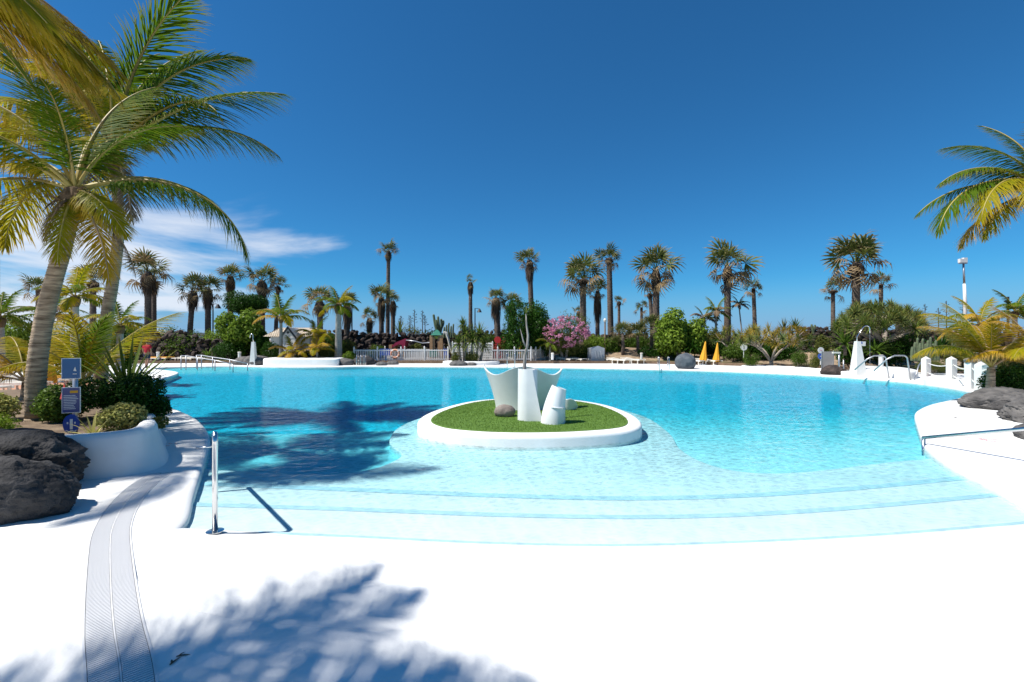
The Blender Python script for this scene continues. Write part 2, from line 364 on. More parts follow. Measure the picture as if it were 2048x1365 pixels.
def build_deck():
    n = len(hole); hp = [Vector((p[0], p[1])) for p in hole]
    area = sum(hp[i].x*hp[(i+1) % n].y-hp[(i+1) % n].x*hp[i].y for i in range(n))
    if area > 0: hp.reverse()                                         # clockwise: deck lies to the left
    nor = []
    for i in range(n):
        t = (hp[(i+1) % n]-hp[i-1]).normalized(); nor.append(Vector((-t.y, t.x)))
    bev = [max(.003, min(.07, (p.y-3.45)*.07)) for p in hp]
    hb = [bev[i]*(1+3.2*max(0, min(1, (5.6-p.y)/1.0))*(1 if p.x < 0 else .3)) for i, p in enumerate(hp)]
    rings = []
    for k in range(7):
        w = k/6*pi/2
        rings.append([(hp[i]+nor[i]*hb[i]*(1-math.sin(w)), DZ-bev[i]*(1-math.cos(w))) for i in range(n)])
    rings.append([(hp[i], -.7) for i in range(n)])
    vs = []; fs = []
    for rg in rings: vs += [(p.x, p.y, z) for p, z in rg]
    for r in range(len(rings)-1):
        for i in range(n): fs.append((r*n+i, r*n+(i+1) % n, (r+1)*n+(i+1) % n, (r+1)*n+i))
    outer = [Vector((-60, -14, 0)), Vector((52, -14, 0)), Vector((52, 37, 0)), Vector((-60, 37, 0))]
    inner = [Vector((p.x, p.y, 0)) for p, z in rings[0]]
    o = len(vs); vs += [(p.x, p.y, DZ) for p in outer]
    al = outer+inner
    for t in tessellate_polygon([outer, inner]):
        a, b, c = (al[i] for i in t); ids = [(o+i if i < 4 else i-4) for i in t]
        if (b-a).cross(c-a).z < 0: ids.reverse()
        fs.append(tuple(ids))
    m = MB(); m.add(vs, fs); d = m.obj('white_deck', M_white); struct(d)
    for p in d.data.polygons: p.use_smooth = True
    d.data.set_sharp_from_angle(angle=rad(50))
build_deck()
gr = MB()
go = [Vector((-1500, -400, 0)), Vector((1500, -400, 0)), Vector((1500, 2600, 0)), Vector((-1500, 2600, 0))]
gi = [Vector((-59, -13, 0)), Vector((51, -13, 0)), Vector((51, 36, 0)), Vector((-59, 36, 0))]
gal = go+gi
gr.add([(p.x, p.y, .07) for p in gal], [t if (gal[t[1]]-gal[t[0]]).cross(gal[t[2]]-gal[t[0]]).z > 0 else t[::-1] for t in tessellate_polygon([go, gi])])
struct(gr.obj('ground', M_ground))

# pool shell: deep floor, sloped parts, terraces and the beach steps
basin = bpy.data.objects.new('pool_basin', None); C.objects.link(basin); struct(basin)
def sheet(name, xs, rows):
    m = MB(); n = len(xs); m.add([(x, y, z) for y, z in rows for x in xs], [(r*n+i, r*n+i+1, (r+1)*n+i+1, (r+1)*n+i) for r in range(len(rows)-1) for i in range(n-1)]); return m.obj(name, M_pool, basin, True)
sheet('pool_floor', list(np.linspace(-34, 34, 9)), [(2.2, -.39), (9, -.39), (12.5, -.35), (16, -.285), (22, -.215), (28, -.165), (35, -.14)])
def terrace(name, poly, z, bev=.02, n=5):
    m = MB(); m.prism([(p[0], p[1]) for p in spline(poly, n)], -.6, z, bev); o = m.obj(name, M_pool, basin); smooth_by_angle(o); return o
TZ1 = -.19
terrace('pool_terrace', [(-9, 4.5), (-1.5, 5)]+gp([(830, 868), (790, 862), (720, 864), (600, 868), (470, 872), (350, 872)], TZ1)+[(-9, 9.5)], TZ1)
PZ = -.066
plat = [(-7, 6.7)]+gp([(380, 938), (430, 940), (520, 944), (650, 949), (740, 939), (790, 921), (803, 908), (788, 896), (779, 880), (796, 856), (842, 836), (930, 812), (1060, 806), (1200, 813), (1285, 832), (1338, 866), (1360, 898), (1415, 928), (1500, 945), (1620, 943), (1850, 918)], PZ)+[(8.6, 7.4), (8, 4.6), (4, 4.2), (-3, 4.2), (-7, 4.6)]
terrace('pool_terrace', plat, PZ, .02, 4)
sheet('pool_slope', list(np.linspace(1.5, 20, 12)), [(5.0, -.12), (7.4, -.12), (8.6, -.13), (10.5, -.18), (12.5, -.245), (15.5, -.36)])
sl = MB(); sl.add([(-34, 33, -.03), (-15, 33, -.05), (-17, 28.5, -.07), (-20.5, 26.0, -.08), (-34, 26, -.03), (-10, 33, -.24), (-13, 27, -.27), (-18.2, 24.2, -.28)], [(0, 4, 3, 2, 1), (1, 2, 6, 5), (2, 3, 7, 6)]); sl.obj('pool_slope', M_pool, basin)
def stepcurve(px, z): return [(p[0], p[1]) for p in spline([G(x, y, z).xy for x, y in px], 6, False)]
s1 = stepcurve([(250, 1052), (380, 1057), (700, 1070), (1000, 1084), (1300, 1087), (1700, 1070), (2048, 1042), (2400, 1010)], -.016)
s2 = stepcurve([(330, 1002), (405, 1005), (700, 1014), (1000, 1025), (1300, 1029), (1600, 1018), (1960, 988), (2200, 965)], -.032)
s3 = stepcurve([(380, 962), (440, 965), (700, 975), (1000, 987), (1300, 992), (1600, 980), (1890, 955), (2080, 938)], -.049)
def strip(cv, w0, w1, z):  # flat pale blue band following a step's edge
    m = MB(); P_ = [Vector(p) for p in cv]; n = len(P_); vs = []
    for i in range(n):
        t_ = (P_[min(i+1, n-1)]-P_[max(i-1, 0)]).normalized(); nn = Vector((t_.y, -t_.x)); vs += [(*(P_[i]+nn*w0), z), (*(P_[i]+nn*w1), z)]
    m.add(vs, [(2*i, 2*i+1, 2*i+3, 2*i+2) for i in range(n-1)]); return m.obj('step_edge_band', M_edge_band, basin)
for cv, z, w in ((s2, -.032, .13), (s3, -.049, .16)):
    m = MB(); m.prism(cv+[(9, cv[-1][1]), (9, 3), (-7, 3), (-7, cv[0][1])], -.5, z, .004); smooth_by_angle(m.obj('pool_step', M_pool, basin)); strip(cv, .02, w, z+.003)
# the beach: a gentle slope from the deck into the water, ending in the first step
bv = []; bf = []; k = len(s1)
rowsv = [(0, .0785), (.2, .073), (.35, .065), (.5, .05), (.62, .034), (.74, .018), (.82, .008), (.88, 0), (.95, -.010), (1.0, -.016), (1.002, -.022), (1.002, -.5)]
for t, z in rowsv:
    for (x, y) in s1:
        w_ = min(1, max(0, (-2.25-x)/.85)); w_ = w_*w_*(3-2*w_)*min(1, max(0, (1.0-t)/.14))        # at the left end the beach rolls up to the deck
        bv.append((x, 2.6+(y-2.6)*t, z+(.079-z)*w_))
for r in range(len(rowsv)-1):
    for i in range(k-1): bf.append((r*k+i, r*k+i+1, (r+1)*k+i+1, (r+1)*k+i))
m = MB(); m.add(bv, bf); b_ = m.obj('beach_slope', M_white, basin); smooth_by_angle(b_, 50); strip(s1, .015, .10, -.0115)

# water: a clear sheet, absorbing red, rippled by the breeze
def water_material():
    m, t, b = ntree('pool_water'); t.nodes.remove(b); N = t.nodes.new; K = t.links.new; out = t.nodes['Material Output']
    tcn = N('ShaderNodeTexCoord')
    def noise_(scale, st, detail=2.0, dist=0.0, rot=0.0):
        mp = N('ShaderNodeMapping'); mp.inputs['Scale'].default_value = st; mp.inputs['Rotation'].default_value = (0, 0, rot); K(tcn.outputs['Object'], mp.inputs['Vector'])
        n = N('ShaderNodeTexNoise'); n.inputs['Scale'].default_value = scale; n.inputs['Detail'].default_value = detail; n.inputs['Distortion'].default_value = dist; K(mp.outputs[0], n.inputs['Vector']); return n.outputs['Fac']
    def mth(op, a, b=None):
        n = N('ShaderNodeMath'); n.operation = op
        for i, v in enumerate((a, b)):
            if v is None: continue
            if isinstance(v, (int, float)): n.inputs[i].default_value = v
            else: K(v, n.inputs[i])
        return n.outputs[0]
    a = noise_(1.3, (1, 1.5, 1), 2, .3, .3); c = noise_(4.6, (1, 1.7, 1), 2.5, .6, -.2); e = noise_(13, (1, 1.4, 1), 2, .3, .5)
    sepn = N('ShaderNodeSeparateXYZ'); K(tcn.outputs['Object'], sepn.inputs[0])
    calm = N('ShaderNodeMapRange'); calm.inputs['From Min'].default_value = 3.8; calm.inputs['From Max'].default_value = 9.5; calm.inputs['To Min'].default_value = .38; K(sepn.outputs['Y'], calm.inputs['Value'])
    h = mth('ADD', mth('MULTIPLY', a, .55), mth('ADD', mth('MULTIPLY', c, .34), mth('MULTIPLY', e, .10)))
    h = mth('MULTIPLY', h, calm.outputs[0])
    bp = N('ShaderNodeBump'); bp.inputs['Strength'].default_value = .9; bp.inputs['Distance'].default_value = .12; K(h, bp.inputs['Height'])
    fr = N('ShaderNodeFresnel'); fr.inputs['IOR'].default_value = 1.33; K(bp.outputs[0], fr.inputs['Normal'])
    gl = N('ShaderNodeBsdfGlossy'); gl.inputs['Roughness'].default_value = .03; K(bp.outputs[0], gl.inputs['Normal'])
    # caustic light painted into the sheet's transmission colour: a net of brighter lines
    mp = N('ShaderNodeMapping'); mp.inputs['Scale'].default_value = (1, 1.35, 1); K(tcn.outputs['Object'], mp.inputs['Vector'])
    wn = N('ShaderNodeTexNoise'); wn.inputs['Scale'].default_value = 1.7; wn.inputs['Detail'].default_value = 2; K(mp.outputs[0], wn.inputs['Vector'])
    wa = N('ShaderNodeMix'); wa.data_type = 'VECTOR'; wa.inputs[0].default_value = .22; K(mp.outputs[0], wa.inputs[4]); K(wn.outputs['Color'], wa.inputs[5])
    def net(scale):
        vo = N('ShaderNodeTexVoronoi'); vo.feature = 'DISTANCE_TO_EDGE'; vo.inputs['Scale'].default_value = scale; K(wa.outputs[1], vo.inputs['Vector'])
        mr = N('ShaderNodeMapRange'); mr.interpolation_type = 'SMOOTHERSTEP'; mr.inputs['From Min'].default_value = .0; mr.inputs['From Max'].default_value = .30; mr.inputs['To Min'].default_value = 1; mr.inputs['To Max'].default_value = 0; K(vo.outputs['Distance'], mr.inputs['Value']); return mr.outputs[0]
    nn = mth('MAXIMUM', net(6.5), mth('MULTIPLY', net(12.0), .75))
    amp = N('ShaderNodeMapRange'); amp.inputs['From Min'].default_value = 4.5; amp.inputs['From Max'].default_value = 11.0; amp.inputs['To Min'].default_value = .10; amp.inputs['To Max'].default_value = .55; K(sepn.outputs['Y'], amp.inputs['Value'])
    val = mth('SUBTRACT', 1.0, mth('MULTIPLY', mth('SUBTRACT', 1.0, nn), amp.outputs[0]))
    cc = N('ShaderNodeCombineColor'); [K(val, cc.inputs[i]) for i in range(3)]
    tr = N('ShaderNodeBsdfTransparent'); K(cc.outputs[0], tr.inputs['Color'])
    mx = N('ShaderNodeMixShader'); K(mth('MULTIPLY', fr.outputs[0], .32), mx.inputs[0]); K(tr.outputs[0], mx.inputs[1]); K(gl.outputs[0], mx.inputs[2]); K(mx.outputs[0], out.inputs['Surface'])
    va = N('ShaderNodeVolumeAbsorption'); va.inputs['Color'].default_value = (.0, .88, .955, 1); va.inputs['Density'].default_value = 1.75; K(va.outputs[0], out.inputs['Volume'])
    return m
M_water = water_material()
m = MB(); m.add([(-34, 2.2, 0), (34, 2.2, 0), (34, 34, 0), (-34, 34, 0)], [(0, 1, 2, 3)]); wo = m.obj('pool_water', M_water); struct(wo)

# ---------------------------------------------------------------- beds, terraces, low walls
def slab(name, pts, z0, z1, m_, bev=.03, n=4, sm=True, kind='structure'):
    m = MB(); m.prism([(p[0], p[1]) for p in (spline(pts, n) if sm else [Vector(p) for p in pts])], z0, z1, bev); o = m.obj(name, m_); smooth_by_angle(o)
    if kind: o['kind'] = kind
    return o
E = [(x, y) for x, y in ((-52, 33.5), (-30, 34.0), (-20, 34.6), (-13.5, 34.2), (-12.5, 34.2), (0, 34.0), (9, 34.0), (14, 32.0), (17, 29.5), (20, 26.5), (22.5, 24.2), (26, 22.5), (30, 23), (37, 22))]
slab('garden_soil', E+[(60, 24), (60, 90), (-60, 90), (-60, 36)], -.3, .20, M_soil, .04, 1, False)
slab('lawn', [(-24, 34.9), (-19.8, 35.3), (-19.8, 37.5), (-25, 37)], .1, .23, M_lawn, .03)
slab('lawn', [(3.2, 34.4), (8.5, 34.4), (13.5, 32.7), (16.2, 30.8), (17.2, 32), (13, 35.2), (6, 36), (3, 35.6)], .1, .235, M_lawn, .03)
slab('lawn', [(21.5, 26), (25, 23.6), (29, 23.6), (34, 25), (33, 28), (24, 28.5)], .1, .235, M_lawn, .03)
# sandy mound under the shrubs behind the lawn
def mound(cx, cy, rx, ry, h, m_, seed=0):
    n = 28; vs = []; 
    for j in range(n+1):
        for i in range(n+1):
            u, v = i/n*2-1, j/n*2-1; r = math.hypot(u, v); z = max(0, 1-r*r)**1.5*h*(1+.35*noise.noise(Vector((u*2.2+seed, v*2.2, seed))))
            vs.append((cx+u*rx, cy+v*ry, .19+z+(.05*noise.noise(Vector((u*9, v*9, seed))) if r < .9 else 0)))
    m = MB(); m.add(vs, [(j*(n+1)+i, j*(n+1)+i+1, (j+1)*(n+1)+i+1, (j+1)*(n+1)+i) for j in range(n) for i in range(n)])
    struct(m.obj('sand_mound', m_, None, True))
mound(10, 39, 9, 4, 1.0, M_sand, 1); mound(25, 34, 9, 5, .9, M_sand, 5); mound(18, 37, 6, 4, .5, M_soil, 9)
slab('terracotta_terrace', [(-40, 13.2), (-15.3, 13.2), (-15.3, 18.8), (-40, 19)], DZ-.05, DZ+.012, M_terra, .004, 1, False)
slab('terracotta_path', [(18.0, 19.9), (19.8, 19.8), (22, 21.5), (30, 21), (40, 19), (40, 12), (21, 14.2), (18.0, 16.9)], DZ-.05, DZ+.012, M_terra, .004, 1, False)
m = MB()
for i in range(len(E)-6): 
    a, b = Vector((*E[i+1], 0)), Vector((*E[i+2], 0)); d = (b-a); nrm = Vector((-d.y, d.x, 0)).normalized()
    m.obox((a+b)/2+nrm*(-.05)+Vector((0, 0, .15)), d/2, nrm*.04, Vector((0, 0, .13)))
struct(m.obj('bed_edging', M_brown))

# ---------------------------------------------------------------- island with its sculptures
IZ = .20
isl = thing('pool_island', 'round white rimmed island topped with artificial turf in the pool', 'island', (0.3, 10.2, 0))
io = [(-1.86, 9.0), (-1.95, 9.9), (-1.72, 11.0), (-1.22, 12.1), (-.5, 12.75), (.4, 12.95), (1.5, 12.75), (2.35, 11.7), (2.66, 10.3), (2.6, 9.1), (2.2, 8.35), (1.3, 7.95), (.3, 7.82), (-.6, 7.92), (-1.4, 8.3)]
io_l = [(x-.3, y-10.2) for x, y in io]
cn = Vector((0, 0)); ring = [Vector(p) for p in spline(io_l, 6)]
m = MB(); m.prism(ring, -1.4, IZ, .07); o = m.obj('rim', M_white, isl); smooth_by_angle(o)
def shrink(ps, d):
    n = len(ps); r = []
    for i in range(n):
        t = (ps[(i+1) % n]-ps[i-1]).normalized(); nn = Vector((-t.y, t.x)); nn = nn if nn.dot(ps[i]-cn) < 0 else -nn; r.append(ps[i]+nn*d)
    return r
m = MB(); m.prism(shrink(ring, .27), IZ-.05, IZ+.012, .01); m.obj('turf', M_turf, isl)
rg = np.random.default_rng(3); tp = shrink(ring, .30); P2 = np.array([(p.x, p.y) for p in tp]); k = 26000
ang = rg.random(k)*2*pi; th = np.arctan2(P2[:, 1], P2[:, 0]); od = np.argsort(th); rr = np.interp(ang-pi, th[od], np.hypot(P2[od, 0], P2[od, 1]), period=2*pi)
r_ = np.sqrt(rg.random(k))*rr; bx, by = np.cos(ang-pi)*r_, np.sin(ang-pi)*r_
la = rg.random(k)*2*pi; hh = .018+.014*rg.random(k); wv = .004
p0 = np.stack([bx-np.sin(la)*wv, by+np.cos(la)*wv, np.full(k, IZ+.01)], 1); p1 = np.stack([bx+np.sin(la)*wv, by-np.cos(la)*wv, np.full(k, IZ+.01)], 1)
p2 = np.stack([bx+np.cos(la)*.012, by+np.sin(la)*.012, IZ+.01+hh], 1)
M_blade = leafmat('turf_blade', (.06, .14, .012), (.18, .29, .05), None, .2, .6)
o = raw_mesh('turf_pile', M_blade, np.stack([p0, p1, p2], 1).reshape(-1, 3), np.arange(3*k).reshape(k, 3), np.repeat(rg.random(k), 3), np.tile([0, 0, 1], k), isl); o['kind'] = 'stuff'
def worn_marks(parent, c, w, ang, z, seed):
    "worn red lettering with a grey pictogram between, as on the pool's edge"
    rr = random.Random(seed); a = Vector((math.cos(ang), math.sin(ang), 0)); b = Vector((-a.y, a.x, 0))
    red = MB(); grey = MB()
    for row in (-1, 1):
        x = -w/2
        while x < w/2:
            l = w*rr.uniform(.04, .085)
            if rr.random() < .8: red.obox(Vector(c)+a*(x+l/2)+b*(row*w*.21)+Vector((0, 0, z)), a*l*.5, b*w*rr.uniform(.022, .05), Vector((0, 0, .0015)))
            x += l*1.35
    red.tube([Vector(c)+a*w*.1*math.cos(t)+b*w*.1*math.sin(t)+Vector((0, 0, z)) for t in np.linspace(0, 2*pi, 17)], .0035, 4)
    grey.obox(Vector(c)+Vector((0, 0, z)), a*w*.06, b*w*.015, Vector((0, 0, .0015))); grey.obox(Vector(c)+Vector((0, 0, z)), a*w*.012, b*w*.07, Vector((0, 0, .0015)))
    return red, grey
for c, an, sd in (((-1.95, -.75), .15, 1), ((2.12, -.6), -.1, 2)):
    r1, g1 = worn_marks(isl, (c[0], c[1], 0), .20, an, IZ+.002, sd); struct(r1.obj('lettering', M_redmark, isl), 'stuff'); struct(g1.obj('pictogram', M_greymark, isl), 'stuff')

TZ = IZ+.012
# tall rolled column that serves as a planter
t = thing('column_planter', 'tall white rolled column with slanted cut, a bare trunk rising from it', 'sculpture', (X(1056, 9.35), 9.35, TZ))
m = MB(); n = 40
def shell(mb, fn, nu, nv, thick=.03):
    vs = [Vector(fn(i/nu, j/nv)) for j in range(nv+1) for i in range(nu+1)]; W = nu+1
    nrm = []
    for j in range(nv+1):
        for i in range(nu+1):
            du = vs[j*W+min(i+1, nu)]-vs[j*W+max(i-1, 0)]; dv = vs[min(j+1, nv)*W+i]-vs[max(j-1, 0)*W+i]; nrm.append(du.cross(dv).normalized())
    inn = [v-q*thick for v, q in zip(vs, nrm)]; N0 = len(vs)
    fs = [(j*W+i, j*W+i+1, (j+1)*W+i+1, (j+1)*W+i) for j in range(nv) for i in range(nu)]
    fs += [tuple(N0+a for a in f_[::-1]) for f_ in fs]
    edge = [i for i in range(W)]+[j*W+nu for j in range(1, nv+1)]+[nv*W+i for i in range(nu-1, -1, -1)]+[j*W for j in range(nv-1, 0, -1)]
    for a, b in zip(edge, edge[1:]+edge[:1]): fs.append((b, a, N0+a, N0+b))
    mb.add(vs+inn, fs)
m.lathe([(.195, 0), (.192, 1.02), (.185, 1.035), (.165, 1.035), (.16, 1.0), (.16, .9), (.0, .9)], 36, close=False); o = m.obj('column', M_white2, t); smooth_by_angle(o)
def wrap(u, v):
    r = .214-.008*v; la = rad(105)*r; lt = .10+.20*(1-v)**1.1; q = u*(la+lt)        # round the left side, then straight on: a slanted free edge
    if q < la: a = rad(-200)+q/r; return (r*math.cos(a), r*math.sin(a), 1.045*v)
    a = rad(-95); return (r*math.cos(a)-math.sin(a)*(q-la), r*math.sin(a)+math.cos(a)*(q-la)*.6, 1.045*v)
m = MB(); shell(m, wrap, 30, 14, .015); o = m.obj('wrap', M_white2, t); smooth_by_angle(o)
m = MB(); m.lathe([(0, .905), (.155, .905)], 20, close=False); m.obj('soil', M_soil, t)
tr = thing('bare_trunk', 'thin grey forked bare trunk growing out of the white column', 'tree', (X(1051, 9.35), 9.35, TZ+.9))
m = MB(); base = Vector((X(1051, 9.35), 9.35, TZ+.9))
m.tube([D(x, y, dd)-base for x, y, dd in ((1050, 760, 9.35), (1049, 735, 9.35), (1050, 712, 9.34), (1055, 690, 9.33), (1056, 672, 9.35), (1053, 650, 9.38), (1052, 628, 9.4))], [.042, .036, .03, .027, .022, .017, .010], 8)
m.obj('trunk', M_drift, tr, True)
m = MB(); m.tube([D(x, y, 9.33)-base for x, y in ((1053, 696), (1047, 684), (1044, 672), (1040.5, 658))], [.022, .016, .012, .003], 7); m.obj('branch', M_drift, tr, True)
m = MB()
for i in range(16):
    a = R.uniform(0, 2*pi); m.blade(D(1052, 629, 9.4)-base, (math.cos(a)*.3, math.sin(a)*.3, R.uniform(.3, 1)), R.uniform(.12, .26), .018, (0, 0, 1) if i % 2 else (1, 0, 0), R.uniform(.2, 1.2), 3, R.random())
for i in range(8):
    a = R.uniform(0, 2*pi); m.blade(D(1052, 632, 9.4)-base, (math.cos(a)*.25, math.sin(a)*.25, -.8), R.uniform(.2, .45), .014, (1, 0, 0), .3, 3, R.random())
m.obj('leaf_tuft', M_l_yuc, tr)
# flared half-vase behind it
t = thing('flared_bench', 'large white flared half vase with scalloped rim behind the column', 'sculpture', (X(1047, 11.0), 11.0, TZ))
def flare(u, v):
    a = rad(-188)+rad(196)*u
    top = 1.04-.21*math.sin(u*2*pi)**2
    r = .64+.30*(v*top)**1.35
    return (r*math.cos(a), r*math.sin(a)*.72, .0+v*top)
m = MB(); shell(m, flare, 48, 14, -.03); o = m.obj('shell', M_white2, t); smooth_by_angle(o, 60)
# bent cone with a slit
t = thing('cut_cone', 'short white bent cone with a slit beside the tall column', 'sculpture', (X(1104, 9.0), 9.0, TZ))
def bent(u, v):
    a = rad(-205)+rad(300)*u; r = .245-.045*v-.06*v*v
    return (r*math.cos(a)+.02+.10*v**2+.02*v, r*math.sin(a)-.02*v, .70*v*(1-.07*math.cos(a)*v))
m = MB(); shell(m, bent, 36, 14, .02); o = m.obj('cone', M_white2, t); smooth_by_angle(o, 60)
m = MB(); m.tube([(lambda q: (q[0]*1.03, q[1]*1.05, q[2]+.012*math.sin(u*9)))(bent(u, .47)) for u in np.linspace(.30, .58, 9)], [.004]+[.013]*7+[.004], 6); m.obj('slit_lip', M_white2, t, True)
t = thing('small_petal', 'small white curved petal standing behind the cut cone', 'sculpture', (X(1135, 10.6), 10.6, TZ))
def bowl(u, v):
    x = .20*(u*2-1); zz = .27*v*math.sqrt(max(0, 1-(u*2-1)**2*.92)); return (x+.05*v, .10*(u*2-1)**2-.06*v, zz)
m = MB(); shell(m, bowl, 24, 8, -.018); o = m.obj('shell', M_white2, t); smooth_by_angle(o, 60)
o = link('boulder', rock_mesh('boulder', M_pebble, .235, .16, .15, 3.1, 4, .07, 1.0, .75, False), None, (X(1009, 9.75), 9.75, TZ-.012)); tag(o, 'smooth brown egg-shaped boulder lying on the island turf', 'boulder')

# ---------------------------------------------------------------- black lava boulders
def rock(px, py, d, w, h, dep, seed, label, m_=None, z=None, sub=4, rough=.16, rz=0.0, group=None, flat=.45, fr=1.3):
    "px, py: middle of its foot in the photo; w, h in photo pixels"
    z = DZ-.02 if z is None else z
    rx = S(w, d)/2; hz = S(h, d)/(1+flat)
    o = link('lava_boulder', rock_mesh('lava_boulder', m_ or M_lava, rx, dep, hz, seed, sub, rough, fr, flat), None, (X(px, d), d, z), (0, 0, rz))
    return tag(o, label, 'boulder', group)
o = link('lava_boulder', rock_mesh('lava_boulder', M_lava, 1.25, .55, .50, 11.3, 6, .15, 1.25, .5), None, (-6.45, 5.35, .05), (0, 0, .1)); tag(o, 'largest black lava boulder at the left, leaning on the planter wall', 'boulder', 'black boulders in front of the planter')
o = link('lava_boulder', rock_mesh('lava_boulder', M_lava, .80, .40, .42, 4.9, 6, .15, 1.35, .5), None, (-5.30, 4.62, .03), (0, 0, .1)); tag(o, 'lower black lava boulder at the left edge, nearest the drain', 'boulder', 'black boulders in front of the planter')
o = link('lava_boulder', rock_mesh('lava_boulder', M_lava, .50, .30, .25, 7.7, 5, .2, 1.5, .5), None, (-5.95, 4.85, .38), (0, 0, -.2)); tag(o, 'small rounded lava block wedged on top between the two black boulders', 'boulder', 'black boulders in front of the planter')
rock(490, 726, 32.6, 44, 17, .8, 2.2, 'left of three dark boulders beside the far shower', M_lava2, rough=.12)
rock(514, 727, 32.2, 50, 20, .9, 5.2, 'middle and tallest of three dark boulders beside the far shower', M_lava2, rough=.12)
rock(542, 724, 33, 40, 14, .8, 8.2, 'right of three dark boulders beside the far shower', M_lava2, rough=.12)
rock(690, 729, 32.0, 36, 14, .6, 1.4, 'dark boulder at the right end of the far planter wall', M_lava2, rough=.12)
rock(729, 728, 32.5, 42, 18, .8, 6.1, 'dark boulder behind the ladder with three rails', M_lava, rough=.12)
rock(763, 730.5, 31.5, 22, 8, .4, 3.3, 'small flat dark stone left of the life ring', M_lava2, rough=.1)
rock(785, 728, 32.5, 24, 9, .4, 4.4, 'small flat dark stone below the life ring', M_lava2, rough=.1)
rock(916, 732, 31.2, 34, 11, .5, 9.4, 'dark boulder in front of the round planter shrub', M_lava2, rough=.1)
rock(943, 731.5, 31.4, 20, 7, .35, 2.9, 'small dark stone right of the planter boulder', M_lava2, rough=.1)
rock(975, 728, 33, 24, 8, .4, 6.9, 'small dark stone right of the planter by the fence', M_lava2, rough=.1)
rock(1371, 742, 27.9, 40, 31, .55, 7.3, 'round bluish boulder standing alone on the far pool edge', mat('blue_grey_basalt', (.045, .055, .07), (.11, .125, .14), 3, .85, .5, 10), rough=.1, flat=.75)
rock(1667, 757, 23.2, 44, 20, .5, 5.9, 'brownish boulder beside the steel posts on the right edge', M_lava3, rough=.14)
o = link('lava_boulder', rock_mesh('lava_boulder', M_lava2, 1.05, .62, .36, 12.2, 6, .17, 1.3, .5), None, (12.9, 11.9, .03), (0, 0, .1)); tag(o, 'smooth grey boulder on the right promontory below the yellow palm', 'boulder', 'grey boulders on the right deck')
o = link('lava_boulder', rock_mesh('lava_boulder', M_lava2, .95, .55, .36, 15.2, 6, .17, 1.3, .5), None, (11.75, 10.05, .03), (0, 0, .3)); tag(o, 'grey boulder cut by the right picture edge, just above the handrail', 'boulder', 'grey boulders on the right deck')
o = link('lava_boulder', rock_mesh('lava_boulder', M_lava2, .5, .35, .25, 16.2, 5, .15, 1.2, .5), None, (9.55, 8.15, .03), (0, 0, .3)); tag(o, 'grey boulder corner at the right picture edge below the handrail', 'boulder', 'grey boulders on the right deck')

# ---------------------------------------------------------------- drain grate
dr = thing('drain_grate', 'curved white slotted drain grate crossing the deck', 'drain', (-3.2, 3.6, DZ))
path = spline([(-1.50, 1.75, 0), (-2.018, 2.351, 0), (-2.429, 2.777, 0), (-2.839, 3.221, 0), (-3.388, 3.835, 0), (-3.727, 4.239, 0), (-4.071, 4.737, 0), (-4.376, 5.281, 0), (-4.56, 5.72, 0), (-4.66, 6.05, 0)], 40, False)
path = [Vector(p)-Vector((-3.2, 3.6, 0)) for p in path]
acc = 0; marks = []; last = None
for a, b in zip(path, path[1:]):
    l = (b-a).length
    while acc <= l: marks.append((a+(b-a)*(acc/l), (b-a).normalized())); acc += .0205
    acc -= l
slat = MB(); slat.box((-.128, -.0065, -.02), (-.006, .0065, .0055)); slat.box((.006, -.0065, -.02), (.128, .0065, .0055)); slat_me = slat.mesh('slat', M_grate)
for i, (p, d) in enumerate(marks[:300]): link('slat', slat_me, dr, p, (0, 0, math.atan2(d.y, d.x)-pi/2))
m = MB(); w = .132; pv = [q for i, (p, d) in enumerate(marks) for q in (p+Vector((-d.y, d.x, 0))*w, p-Vector((-d.y, d.x, 0))*w)]
m.add([(q.x, q.y, .0022) for q in pv], [(2*i, 2*i+1, 2*i+3, 2*i+2) for i in range(len(marks)-1)]); m.obj('channel', M_gap, dr)
for s_ in (1, -1, 0):
    m = MB(); off = .137*s_; hw = .006 if s_ else .004
    for i in range(0, len(marks)-4, 4):
        a, d1 = marks[i]; b, d2 = marks[i+4]; a = a+Vector((-d1.y, d1.x, 0))*off; b = b+Vector((-d2.y, d2.x, 0))*off
        m.obox((a+b)/2+Vector((0, 0, -.004)), (b-a)/2*1.02, Vector((-d1.y, d1.x, 0))*hw, (0, 0, .0105))
    m.obj('edge_strip' if s_ else 'centre_rib', M_grate, dr)
r1, g1 = worn_marks(None, tuple(G(322, 890, DZ)), .42, .05, .004, 9); mk = thing('edge_marking', 'worn red and grey marking tile on the left deck beside the planter', 'marking', (0, 0, 0)); struct(r1.obj('lettering', M_redmark, mk), 'stuff'); struct(g1.obj('pictogram', M_greymark, mk), 'stuff')
r1, g1 = worn_marks(None, tuple(G(1966, 880, DZ)), .5, -.5, .004, 10); mk = thing('edge_marking', 'worn red and grey marking on the right deck below the handrail', 'marking', (0, 0, 0)); struct(r1.obj('lettering', M_redmark, mk), 'stuff'); struct(g1.obj('pictogram', M_greymark, mk), 'stuff')

